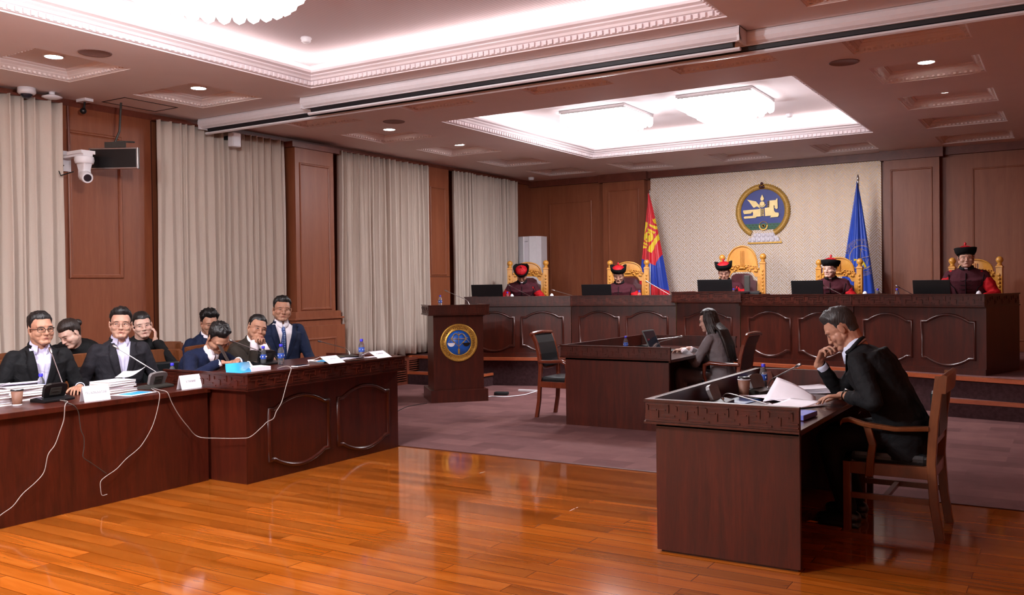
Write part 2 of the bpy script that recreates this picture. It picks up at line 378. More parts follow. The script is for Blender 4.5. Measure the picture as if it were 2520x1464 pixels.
# flush pier between first two curtains
mb.box(XW, XW+.07, 5.70, 6.93, 0, 3.575)
Fl = lambda x, y, z: frame2((x, y, z), (0, 1, 0), (1, 0, 0))   # local x = +Y, local y = +Z, out = +X
rectmold(mb, .0, .66, 0, 1.62, .045, .02, Fl(XW+.07, 5.86, 1.7))
mb.box(XW+.02, XW+.0705, 6.915, 6.93, 0, 3.57, 2)
# projecting pilaster between second and third curtain
mb.box(XW, XW+.06, 8.88, 9.98, 0, 3.575)
mb.box(XW, -9.1, 9.06, 9.82, 0, 3.575); mb.box(XW, -9.06, 8.98, 9.92, 3.5, 3.575, 1)
mb.box(XW, -9.07, 9.0, 9.9, 0, 1.23); mb.box(XW, -9.04, 8.96, 9.94, 1.12, 1.145); mb.box(XW, -9.02, 8.97, 9.93, 0, 1.03)
rectmold(mb, 0, .60, 0, 2.05, .035, .015, Fl(-9.1, 9.14, 1.25)); rectmold(mb, 0, .64, 0, .62, .035, .015, Fl(-9.02, 9.1, .24))
# third pier
mb.box(XW, XW+.16, 12.2, 12.82, 0, 3.575); rectmold(mb, 0, .44, 0, 1.5, .03, .014, Fl(XW+.16, 12.28, 1.75))
mb.box(XW, XW+.162, 12.2, 12.82, 1.72, 1.73, 2)
strukt(mb, 'wall_left', ['wall', 'cornice', 'wallgap'])
mb = MB()
for y0, y1 in ((2.0, 5.66), (6.97, 8.86), (10.0, 12.16), (12.86, 15.3)):
    mb.box(XW, -9.06, y0, y1, 0, .05); mb.box(XW, -9.06, y0, y1, .38, .42)
    for z in range(9): mb.box(XW+.05, -9.07, y0, y1, .07+z*.035, .085+z*.035)
    n_ = int((y1-y0)/.6)
    for i in range(n_+1): y = y0+i*(y1-y0-.06)/n_; mb.box(XW, -9.058, y, y+.06, .0, .42)
strukt(mb, 'baseboard_left', 'cornice')
Z0 = .44
mb = MB(); mb.box(XW-.1, XR+.1, YB, YB+.2, 0, H+.02)
mb.box(XW, XR, YB-.1, YB, 3.53, H+.01, 1)
Fb = lambda x, y, z: frame2((x, y, z), (1, 0, 0), (0, -1, 0))
for (a, b) in ((-7.68, -6.82), (-2.62, -1.80)):
    mb.box(a, b, YB-.16, YB, Z0, 3.56); mb.box(a-.06, b+.06, YB-.22, YB, 3.5, H+.01, 1)
rectmold(mb, 0, .64, 0, 2.75, .03, .014, Fb(-7.57, YB-.16, .6)); rectmold(mb, 0, .62, 0, 2.75, .03, .014, Fb(-2.52, YB-.16, .6))
rectmold(mb, 0, .95, 0, 2.6, .03, .014, Fb(-8.95, YB, .6)); rectmold(mb, 0, 1.6, 0, 2.7, .03, .014, Fb(-1.35, YB, .6))
strukt(mb, 'wall_back', ['wall', 'cornice'])
mb = MB(); mb.box(XR, XR+.15, YF-.1, YB+.2, 0, H+.02); mb.box(XR-.07, XR, YF, YB, 3.56, H, 1); strukt(mb, 'wall_right', ['wall', 'cornice'])
mb = MB(); mb.box(XW-.1, XR+.1, YF-.15, YF, 0, H+.02); strukt(mb, 'wall_front', ['linen'])
# --- inlaid fret panel on the back wall
mb = MB(); PX0, PX1, PZ0, PZ1 = -6.74, -2.68, Z0, 3.525; yp = YB-.045
mb.box(PX0, PX1, yp, YB-.001, PZ0, PZ1)
PT = .0315; WD = 3*PT; vs = []; fs = []; c45 = math.sqrt(.5); mx_, mz_ = (PX0+PX1)/2, (PZ0+PZ1)/2
def stripe(x0, x1, y0, y1, off):
    q = [(x0, y0), (x1, y0), (x1, y1), (x0, y1)]; q = [(mx_+(x*c45-y*c45), mz_+(x*c45+y*c45)) for x, y in q]
    for ax, lim, sg in ((0, PX0, 1), (0, PX1, -1), (1, 1.2, 1), (1, PZ1, -1)):      # clip to the panel
        o_ = []
        for k in range(len(q)):
            p1, p2 = q[k], q[(k+1) % len(q)]; i1, i2 = (p1[ax]-lim)*sg >= 0, (p2[ax]-lim)*sg >= 0
            if i1: o_.append(p1)
            if i1 != i2: t_ = (lim-p1[ax])/(p2[ax]-p1[ax]); o_.append((p1[0]+(p2[0]-p1[0])*t_, p1[1]+(p2[1]-p1[1])*t_))
        q = o_
        if len(q) < 3: return
    o = len(vs); vs.extend([(x, yp-off, z) for x, z in q]); fs.append(tuple(range(o, o+len(q))))
G_ = .0042
for n in range(-44, 45):
    for m in range(-14, 15):
        ox, oy = (n+2*m)*WD, (n-2*m)*WD
        if abs(ox)+abs(oy) > 5: continue
        for k in range(3):
            e = G_ if k != 1 else -PT*.55
            stripe(ox+e, ox+2*WD-e, oy+k*PT+G_, oy+(k+1)*PT-G_, .003)
            stripe(ox+k*PT+G_, ox+(k+1)*PT-G_, oy+WD+e, oy+3*WD-e, .0033)
mb.add(vs, fs, 1)
tag(mb.build('fret_wall_panel', ['goldline', 'cream']), 'cream wall panel with a gold diagonal fret pattern behind the judges', 'wall panel')
# --- curtains
def curtain(y0, y1, z0, z1, n, seed, label, x=-9.2, flare=.0):
    random.seed(seed); N = n*10; rows = 14; ph = [random.uniform(.6, 1.4) for _ in range(n+2)]; amp = [random.uniform(.5, 1.25) for _ in range(n+2)]
    tot = sum(ph[:n]); acc = [0]
    for p in ph[:n]: acc.append(acc[-1]+p/tot)
    g = []
    for k in range(rows+1):
        tz = k/rows; z = z0+(z1-z0)*tz; row = []
        for i in range(N+1):
            q = i/10; ii = min(n-1, int(q)); fr = q-ii; yy = acc[ii]+(acc[ii+1]-acc[ii])*fr
            a = amp[ii]*(1-fr)+amp[ii+1]*fr
            dx = .058*a*(math.sin(fr*2*PI)+.28*math.sin(fr*4*PI+amp[ii]*3))+.012*math.sin(i*.9+tz*5)*(1-tz)+.02*noise.noise(V((i*.11, tz*2.2, seed)))
            sh = .022*math.sin(fr*2*PI+1.2)+.03*noise.noise(V((yy*9, tz*1.7, seed+3)))*(1-tz)
            yq = y0+(y1-y0)*yy+sh-(flare*(1-tz)*(1-2*yy))
            zz = z+(.012*math.sin(i*.37)+.02*(yy-.5) if k == 0 else 0)
            row.append((x+dx, yq, zz))
        g.append(row)
    mb = MB(); n1_ = N+1; vs = [p for row in g for p in row]
    fs = [(k*n1_+i, k*n1_+i+1, (k+1)*n1_+i+1, (k+1)*n1_+i) for k in range(rows) for i in range(N)]
    mb.add(vs, fs, 0, True); o = mb.build('curtain', 'linen'); s_ = o.modifiers.new('solid', 'SOLIDIFY'); s_.thickness = .006
    tag(o, label, 'curtain')
    hb = MB(); hb.box(x-.05, x+.02, y0, y1, z1-.005, z1+.02); hb.build('curtain_rail', 'cornice', o)
curtain(3.2, 5.72, .47, 3.575, 19, 1, 'beige linen curtain at the far left, behind the man in black-framed glasses')
curtain(6.9, 8.94, .47, 3.575, 16, 2, 'wide beige linen curtain behind the men at the rimmed left desk', flare=.02)
curtain(10.02, 12.22, .47, 3.575, 17, 3, 'beige linen curtain between the panelled pilaster and the lectern', flare=.03)
curtain(12.93, 15.05, .47, 3.575, 17, 4, 'beige linen curtain nearest the back corner beside the white air conditioner')
# --- platform, nosings, end steps
BF = [(-8.16, 11.76), (-6.58, 12.34), (-4.98, 12.62), (-4.02, 12.62), (-2.42, 12.28), (-.86, 11.80)]   # bench front line
def offs(pts, d):
    out = []
    for i, p in enumerate(pts):
        a = V(pts[max(0, i-1)]); b = V(pts[min(len(pts)-1, i+1)]); dd = (b-a).normalized(); out.append((p[0]+dd.y*d, p[1]-dd.x*d))
    return out
LIP = [(XW, 11.7), (-8.16, 11.66), (-6.58, 12.18), (-4.98, 12.5), (-4.02, 12.5), (-2.42, 12.1), (-1.25, 11.62), (-.45, 11.36), (XR, 11.3)]
def inner(pts, d): return [(p[0], p[1]+d) for p in pts]
mb = MB(); L2 = inner(LIP, .05)
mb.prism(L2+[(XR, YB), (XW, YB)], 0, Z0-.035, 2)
mb.prism(inner(LIP, .1)+[(XR, YB), (XW, YB)], Z0-.035, Z0)
mb.prism(LIP+list(reversed(inner(LIP, .1))), Z0-.042, Z0+.002, 1)
for x0, x1 in ((XW+.12, -7.72), (-1.32, XR)):
    ya = [p for p in LIP]
    yl = lambda x: next(a[1]+(b[1]-a[1])*(x-a[0])/(b[0]-a[0]) for a, b in zip(LIP, LIP[1:]) if a[0] <= x <= b[0])
    q = [(x0, yl(x0)-.28), (x1, yl(x1)-.28), (x1, yl(x1)+.05), (x0, yl(x0)+.05)]
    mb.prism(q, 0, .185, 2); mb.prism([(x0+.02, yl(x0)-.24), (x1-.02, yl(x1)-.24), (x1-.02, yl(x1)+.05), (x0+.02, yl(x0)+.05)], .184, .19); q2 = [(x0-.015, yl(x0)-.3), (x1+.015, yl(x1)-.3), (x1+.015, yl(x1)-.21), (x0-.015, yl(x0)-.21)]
    mb.prism(q2, .165, .205, 1)
    for xx in ((x0, x1) if x0 < -5 else (x0,)): mb.box(xx-.018, xx+.018, yl(xx)-.298, yl(xx)+.04, 0 if xx == XW+.12 else .165, .203, 1)
mb.box(XW+.15, XW+.19, 11.62, 11.7, .2, Z0, 1)
strukt(mb, 'floor_platform', ['carpet', 'step', 'carpetshade'])
# --- projection screen housings under the ceiling
def housing(name, x0, x1, yo, zo, label, joints=()):
    root = thing(name, label, 'projection screen', ((x0+x1)/2, yo, zo)); c = (x0+x1)/2
    def ext(prof, mat, nm, a=x0, b=x1):
        m = MB(); vs = [(a-c, p[0], p[1]) for p in prof]+[(b-c, p[0], p[1]) for p in prof]; n = len(prof)
        m.add(vs, [(i, (i+1) % n, n+(i+1) % n, n+i) for i in range(n)]); m.add(vs, [tuple(range(n-1, -1, -1)), tuple(range(n, 2*n))]); return m.build(nm, mat, root)
    ext([(-.06, .0), (-.075, -.02), (-.078, -.06), (-.06, -.09), (-.035, -.105), (-.03, -.10), (-.045, -.08), (-.05, -.03), (-.05, -.004), (.12, -.004), (.12, 0)], 'white', 'casing')
    ext([(-.028, -.06), (-.028, -.112), (-.018, -.115), (-.018, -.06)], 'white', 'lip')
    ext([(.0, -.02), (.0, -.10), (.012, -.145), (.03, -.16), (.06, -.15), (.075, -.08), (.06, -.02)], 'screenfab', 'screen_roll', x0+.08, x1-.08)
    ext([(.005, -.155), (.0, -.172), (.02, -.182), (.045, -.178), (.05, -.16)], 'white', 'bottom_bar', x0+.04, x1-.02)
    for xx in (x0, x1-.02):
        m = MB(); m.box(xx-c, xx+.02-c, -.07, .12, -.12, 0); m.build('end_cap', 'white', root)
    return root
housing('projection_screen', -9.12, XR-.05, 7.53, H-.004, 'long white projection screen housing with black roll, spanning the ceiling behind the front one')
housing('projection_screen', -7.2, -2.3, 7.33, H-.005, 'shorter white projection screen housing hung in front of the longer one')
# ================================================================ LAMPS
def chandelier(cx, cy, half, zb, zt, label, n, f0=.42):
    root = thing('crystal_chandelier', label, 'chandelier', (cx, cy, zt))
    m = MB(); m.box(-half, half, -half, half, -.03, 0); m.box(-half+.02, half-.02, -half+.02, half-.02, -.05, -.03); m.build('ceiling_plate', 'steel', root)
    m = MB(); dz = zt-zb; tiers = 4
    for t_ in range(tiers):
        hf = half*(.96-.2*t_)*1.0; z1 = -.045-dz*.14*t_; z0 = -.045-dz*min(1, f0+(1-f0)*t_/(tiers-1.))
        k = max(4, int(n*(.96-.2*t_)))
        for s_ in range(4):
            for i in range(k):
                q = -hf+(2*hf)*(i+.5)/k; rr = hf/k*.98
                x, y = ((q, -hf), (hf, q), (q, hf), (-hf, q))[s_]
                m.lathe([(0, z1), (rr, z1-.005), (rr, z0+rr*1.2), (rr*.7, z0+rr*.4), (0, z0)], 6, 0, None, True, (x, y, 0))
    m.build('crystal_pendants', 'crystal', root); return root
def round_chandelier(cx, cy, label):
    zt = H+.34; root = thing('crystal_chandelier', label, 'chandelier', (cx, cy, zt))
    m = MB(); m.lathe([(0, 0), (.78, 0), (.8, -.02), (.78, -.05), (0, -.05)], 48); m.build('ceiling_plate', 'steel', root)
    m = MB()
    for r_, zb_, n in ((.74, 3.76, 44), (.69, 3.66, 41), (.63, 3.57, 37), (.57, 3.49, 33), (.50, 3.42, 30), (.38, 3.40, 22), (.25, 3.39, 15), (.12, 3.385, 7)):
        rr = PI*r_/n*1.02; z1, z0 = -.045, zb_-zt
        for i in range(n):
            a_ = 2*PI*i/n; m.lathe([(0, z1), (rr, z1-.005), (rr, z0+rr*1.2), (rr*.7, z0+rr*.4), (0, z0)], 6, 0, None, True, (r_*math.cos(a_), r_*math.sin(a_), 0))
    m.build('crystal_pendants', 'crystal', root); return root
round_chandelier(-4.74, 4.02, 'large round lit crystal chandelier in the front ceiling tray')
round_chandelier(-4.72, .6, 'round lit crystal chandelier in the front tray, behind the viewer')
chandelier(-5.63, 11.7, .5, 3.66, H+.34, 'lit crystal chandelier in the rear ceiling tray, on the left', 15)
chandelier(-3.88, 11.65, .5, 3.66, H+.34, 'lit crystal chandelier in the rear ceiling tray, on the right', 15)
def downlight(x, y, label, z=H+.10):
    root = thing('downlight', label, 'ceiling light', (x, y, z))
    m = MB(); m.lathe([(.092, 0), (.092, -.012), (.08, -.014), (.076, -.002)], 24); m.build('rim', 'white', root)
    m = MB(); m.lathe([(0, -.001), (.078, -.001), (.076, -.013), (0, -.013)], 24); m.build('lamp', 'down', root)
for x, y, l_ in ((-8.05, 4.96, 'round downlight in the ceiling coffer above the nearest left curtain'), (-8.05, 6.6, 'round downlight in the coffer left of the screen housings'), (-8.05, 9.82, 'round downlight in the coffer just beyond the screen housings, left side'),
                 (-8.05, 11.5, 'small round downlight in the coffer left of the rear ceiling tray'), (-1.25, 9.95, 'round downlight in a right-hand coffer, nearer of the two'), (-1.27, 11.62, 'round downlight in a right-hand coffer, farther of the two'), (-8.05, 3.3, 'round downlight in a left coffer out of view'), (-1.25, 3.3, 'round downlight in a right coffer out of view')):
    downlight(x, y, l_)
# ================================================================ DESKS
def fret(mb, mat, L, h, per=.19, mi=0, w_=.009, d_=.006):
    """raised key-pattern strips on a board of length L and height h; local x along, y up, z out"""
    n = max(1, round(L/per)); p = L/n; a = h*.30
    def b(x0, x1, y0, y1):
        x0, x1 = max(0.004, x0), min(L-.004, x1)
        if x1-x0 > .003: mb.box(x0, x1, y0, y1, 0, d_, mi, mat)
    cy = h*.5
    for i in range(n):
        o = i*p
        b(o+.06*p, o+.82*p, cy+a-w_/2, cy+a+w_/2)
        b(o+.82*p-w_, o+.82*p, cy-a*.15, cy+a); b(o+.06*p, o+.06*p+w_, cy+a*.2, cy+a)
        b(o+.18*p, o+.39*p, cy+a*.15, cy+a*.15+w_*.8); b(o+.49*p, o+.70*p, cy+a*.15, cy+a*.15+w_*.8)
        b(o+.42*p, o+.42*p+w_*.8, cy-a, cy+a*.25); b(o+.42*p, o+1.18*p, cy-a*1.05-w_/2, cy-a*1.05+w_/2)
        b(o+.56*p, o+1.02*p, cy-a*.55-w_/2, cy-a*.55+w_/2)
def rim(mb, p0, p1, z0, z1, th, n, lips=(1, 1), per=.19, mi=0, fr=True, rnd=True):
    """rim board from p0 to p1 (plan), outward normal n"""
    p0, p1 = V((*p0, 0)), V((*p1, 0)); d = (p1-p0); L = d.length; mt = frame2((p0.x, p0.y, z0), d, (*n, 0)); h = z1-z0
    e = 0 if n == (0, -1) or lips == (1, 0) else .0016
    if e: mt = mt @ TR(0, 0, -e); h -= e; mb.box(.002, L-.002, 0, h, -th, 0, mi, mt)
    else: mb.box(0, L, 0, h, -th, 0, mi, mt)
    mb.box(-.004, L+.004, h-.014, h, -.004, .010, mi+1, mt); mb.box(-.004, L+.004, 0, .012, -.004, .012, mi+1, mt); mb.box(-.002, L+.002, .016, .021, 0, .006, mi+1, mt)
    if fr:
        if (mt.to_3x3() @ V((0, 1, 0))).z < 0: pass
        fret(mb, mt @ TR(0, .008, 0), L, h-.012, per, mi)
def panel_curve(w_, h_, arch, ear, n=14):
    """outline of an arched field: flat ears, arched top and bottom"""
    pts = []
    def arc(x0, x1, y, s_):
        return [(x0+(x1-x0)*i/n, y+s_*arch*math.sin(PI*i/n)**.85) for i in range(n+1)]
    pts += [(-w_/2, -h_/2)]+arc(-w_/2+ear, w_/2-ear, -h_/2, -1)+[(w_/2, -h_/2)]
    pts += [(w_/2, h_/2)]+list(reversed(arc(-w_/2+ear, w_/2-ear, h_/2, 1)))+[(-w_/2, h_/2)]
    return pts
def arched_panel(mb, mt, w_, h_, arch=.07, ear=.05, mi=1):
    pts = panel_curve(w_, h_, arch, ear); n = len(pts)
    prof = [(.024, 0), (.02, .012), (.008, .019), (-.004, .012), (-.010, .0), ]
    # offset outlines by scaling normals
    rings = []
    for i in range(n):
        a, b, c = V((*pts[i-1], 0)), V((*pts[i], 0)), V((*pts[(i+1) % n], 0))
        d1 = (b-a); d2 = (c-b)
        if d1.length < 1e-6: d1 = d2
        if d2.length < 1e-6: d2 = d1
        n1_ = V((d1.y, -d1.x, 0)).normalized(); n2_ = V((d2.y, -d2.x, 0)).normalized(); nn = (n1_+n2_); nn = nn/max(.5, nn.dot(n1_))
        rings.append([mt @ (b+nn*q+V((0, 0, z))) for q, z in prof])
    k = len(prof); vs = [p for g in rings for p in g]
    mb.add(vs, [(i*k+j, ((i+1) % n)*k+j, ((i+1) % n)*k+j+1, i*k+j+1) for i in range(n) for j in range(k-1)], mi, True)
DM = ['desk', 'deskhi']
# near left desk, plain front
root = thing('court_desk', 'long plain-fronted dark wooden desk at the lower left holding books and microphones', 'desk', (-6.45, 3.4, 0))
m = MB(); m.box(.41, .43, -1.9, 1.57, 0, .72); m.box(-.3, .41, -1.9, -1.87, 0, .72); m.box(-.3, .41, 1.54, 1.57, 0, .72); m.build('front_panel', DM, root)
m = MB(); m.box(-.38, .455, -1.93, 1.585, .72, .76); m.build('tabletop', DM, root, bevel=.004)
# rimmed left desk with arched panels
root = thing('court_desk', 'rimmed dark wooden desk with two arched front panels, left of the carpet edge', 'desk', (-6.05, 5.95, 0))
X1, Y0_, Y1_ = .44, -.945, .96
m = MB(); m.box(X1-.03, X1, Y0_, Y1_, 0, .75); m.box(-.45, X1-.03, Y0_, Y0_+.03, 0, .75); m.box(-.45, X1-.03, Y1_-.03, Y1_, 0, .75)
for k in (0, 1):
    arched_panel(m, frame2((X1, Y0_+.20+.33+k*.82+.06, .36), (0, 1, 0), (1, 0, 0)), .68, .40, .085, .05)
m.build('front_panel', DM, root)
m = MB(); m.box(-.5, X1+.03, Y0_, Y1_, .845, .865); m.build('tabletop', DM, root)
m = MB(); rim(m, (X1+.075, Y0_-.045), (X1+.075, Y1_+.03), .75, .893, .10, (1, 0)); rim(m, (-.5, Y0_-.0435), (X1+.0735, Y0_-.0435), .7505, .892, .02, (0, -1)); rim(m, (X1+.075, Y1_+.03), (-.5, Y1_+.03), .75, .893, .02, (0, 1))
m.build('rim_board', DM, root)
# right-hand desk
root = thing('court_desk', 'dark wooden desk with key-pattern rim at the lower right of the picture', 'desk', (-1.66, 5.95, 0))
m = MB(); x0, x1, y0, y1 = -.41, .41, -1.04, 1.04
m.box(x0, x1, y0, y0+.03, .015, .75); m.box(x0, x1, y1-.03, y1, .015, .75); m.box(x0, x0+.03, y0+.03, y1-.03, .015, .75); m.box(x0+.03, x1-.2, y0+.05, y1-.05, .70, .73); m.box(x0+.02, x1-.02, y0+.02, y0+.04, 0, .015); m.box(x0+.02, x1-.02, y1-.04, y1-.02, 0, .015)
m.box(-.05, -.03, y0+.03, y1-.03, .16, .66); m.build('body_panels', DM, root)
m = MB(); m.box(x0, x1+.0, y0, y1, .73, .76); m.build('tabletop', 'deskhi', root, bevel=.003)
m = MB(); rim(m, (x0-.045, y0-.045), (x1+.01, y0-.045), .752, .893, .035, (0, -1)); rim(m, (x1+.01, y1+.045), (x0-.045, y1+.045), .752, .893, .03, (0, 1)); rim(m, (x0-.045, y1+.045), (x0-.045, y0-.045), .752, .893, .03, (-1, 0))
m.build('rim_board', DM, root)
# clerk desk in the middle
root = thing('court_desk', 'dark wooden desk in the middle of the carpet, used by the woman with the laptop', 'desk', (-4.2, 9.94, 0))
m = MB(); x0, x1, y0, y1 = -.62, .60, -1.05, 1.05
m.box(x0, x1, y0, y0+.03, 0, .75); m.box(x0, x1, y1-.03, y1, 0, .75); m.box(x0, x0+.03, y0+.03, y1-.03, 0, .75); m.box(-.1, -.08, y0+.03, y1-.03, .1, .7); m.build('body_panels', DM, root)
m = MB(); m.box(x0, x1+.02, y0, y1, .73, .76); m.build('tabletop', 'deskhi', root)
m = MB(); rim(m, (x0-.04, y0-.04), (x1+.035, y0-.04), .752, .893, .03, (0, -1)); rim(m, (x1+.035, y1+.04), (x0-.04, y1+.04), .752, .893, .03, (0, 1)); rim(m, (x0-.04, y1+.04), (x0-.04, y0-.04), .752, .893, .03, (-1, 0))
m.build('rim_board', DM, root)
# ---------------------------------------------------------------- judges' bench: five units
names = ['leftmost unit of the judges bench, beside the lectern', 'second unit of the judges bench from the left', 'raised centre unit of the judges bench', 'fourth unit of the judges bench, behind the clerk chairs', 'rightmost unit of the judges bench, with a dark end return']
for k in range(5):
    a, b = V((*BF[k], 0)), V((*BF[k+1], 0)); d = b-a; L = d.length; dz = .045 if k == 2 else 0
    ang = math.atan2(d.y, d.x); root = thing('judges_bench', 'dark wooden '+names[k], 'judges bench', (a.x, a.y, Z0), ang, 'five units of the judges bench')
    Ht = .795+dz; hb = .95+dz; g = .006
    dp = 1.0 if k == 4 else .8
    m = MB(); m.box(g, L-g, 0, .03, 0, Ht); m.box(g, g+.03, .03, .8, 0, Ht); m.box(L-g-.03, L-g, .03, dp, 0, Ht)
    m.box(g, L-g, -.02, 0, 0, .07)
    np_ = 1 if k == 2 else 2; pw = (L-.14)/np_
    for q in range(np_):
        arched_panel(m, frame2((.07+pw*(q+.5), 0, .40), (1, 0, 0), (0, -1, 0)), pw-.14, .42, .085, .06)
    m.build('front_panel', DM, root)
    m = MB(); m.box(g, L-g, 0, .8, hb-.13, hb-.10); m.build('tabletop', DM, root)
    m = MB(); q = .04 if k == 2 else 0
    rim(m, (g-q, -.05-q), (L-g+q, -.05-q), Ht, hb, .035, (0, -1), per=.2)
    for xx, nn in ((g-q, -1), (L-g+q, 1)):
        if nn < 0: rim(m, (xx, .8), (xx, -.05-q), Ht, hb, .03, (-1, 0), per=.2, fr=(k in (0, 2)))
        else: rim(m, (xx, -.05-q), (xx, dp), Ht, hb, .03, (1, 0), per=.2, fr=(k in (2, 4)))
    m.build('rim_board', DM, root)
# ---------------------------------------------------------------- lectern, turned 45 degrees
root = thing('lectern', 'dark wooden lectern bearing a round gold and blue court seal', 'lectern', (-7.29, 9.68, 0), R(45))
W_ = .78; D_ = .72
m = MB(); m.box(0, W_, 0, D_, 0, .165); m.box(0, W_, 0, .02, .165, .17); m.build('plinth', DM, root, bevel=.004)
m = MB(); m.box(.05, W_-.05, .05, D_-.1, .165, 1.18); m.build('body', DM, root)
m = MB(); rim(m, (0-.02, 0-.02), (W_+.02, -.02), 1.17, 1.31, .03, (0, -1), per=.2); rim(m, (-.02, D_-.05), (-.02, -.02), 1.17, 1.31, .03, (-1, 0), per=.16); rim(m, (W_+.02, -.02), (W_+.02, D_-.05), 1.17, 1.31, .03, (1, 0), per=.16)
m.build('rim_board', DM, root)
m = MB(); m.box(0, W_, 0, D_-.05, 1.25, 1.275); m.build('top_shelf', DM, root)
m = MB(); m.box(.1, W_-.1, D_, D_+.42, 0, .12); m.build('rear_step', 'desk', root)
seal = thing('court_seal', None, None); del_ = seal; seal.parent = root; seal.matrix_local = frame2((W_/2, .047, .80), (1, 0, 0), (0, -1, 0)); seal.name = 'court_seal'
Rs = .255
m = MB(); m.lathe([(0, 0), (Rs*.9, 0), (Rs, .004), (Rs, .018), (Rs*.95, .024), (Rs*.9, .018), (Rs*.7, .018), (Rs*.68, .024), (Rs*.655, .018), (Rs*.65, .008), (0, .008)], 64); m.build('seal_ring', 'gold', seal)
m = MB(); m.lathe([(0, .008), (Rs*.652, .008), (Rs*.652, .012), (0, .012)], 64); m.build('seal_field', 'sealblue', seal)
m = MB(); k = Rs*.65
def sp(pts, rad=.0045): m.tube([(x*k, y*k, .016) for x, y in pts], rad, 6)
sp([(-.62, .30), (.62, .30)]); sp([(-.62, .30), (0, -.32), (.62, .30)]); sp([(0, .85), (0, -.95)], .004)
sp([(-.62, .30), (-.55, .4), (-.4, .66), (-.25, .75), (-.1, .68), (0, .58), (.1, .68), (.25, .75), (.4, .66), (.55, .4), (.62, .30)], .006)
sp([(-.88, -.02), (-.62, .28), (-.36, -.02)], .003); sp([(.36, -.02), (.62, .28), (.9, -.02)], .003)
m.box(-.08*k, .08*k, -.9*k, -.5*k, .012, .018); sp([(-.5, .42), (-.75, .38)], .003); sp([(.5, .42), (.75, .38)], .003); m.build('bow_and_scales', 'gold', seal)
def halfdisc(cx, cy, rr, z): return [(cx+rr*math.cos(PI+PI*i/14), cy+rr*math.sin(PI+PI*i/14)) for i in range(15)]
m = MB(); m.prism(halfdisc(-.62*k, -.02*k, .3*k, 0), .012, .018); m.build('white_pan', 'paper', seal)
m = MB(); m.prism(halfdisc(.62*k, -.02*k, .3*k, 0), .012, .018); m.build('black_pan', 'black', seal)
def ringtext(parent, body, rr, size, mat, z, a0, a1, nm='seal_lettering', place=None, ok=None):
    """letters clockwise from angle a0 to a1 (degrees, 90 is top)"""
    ms = []; n = len(body); dg = None; allv = MB()
    for i, ch in enumerate(body):
        a = R(a0+(a1-a0)*i/(n-1))
        if ch == ' ' or (ok and not ok(rr*math.cos(a), rr*math.sin(a))): continue
        o = textmesh('tmp', ch, size, mat, extrude=.0012); me = o.data
        mt = TR(rr*math.cos(a), rr*math.sin(a), z) @ RZ(a-PI/2); vs = [mt @ v.co for v in me.vertices]
        if place: vs = [place(v) for v in vs]
        allv.add(vs, [tuple(p.vertices) for p in me.polygons]); bpy.data.objects.remove(o)
    return allv.build(nm, mat, parent)
MT['brassdark'] = plain('dark_brass', '6e4a1c', .4, .5)
ringtext(seal, 'МОНГОЛ УЛСЫН ҮНДСЭН ХУУЛИЙН ЦЭЦ', Rs*.80, .05, 'brassdark', .019, 235, -55)
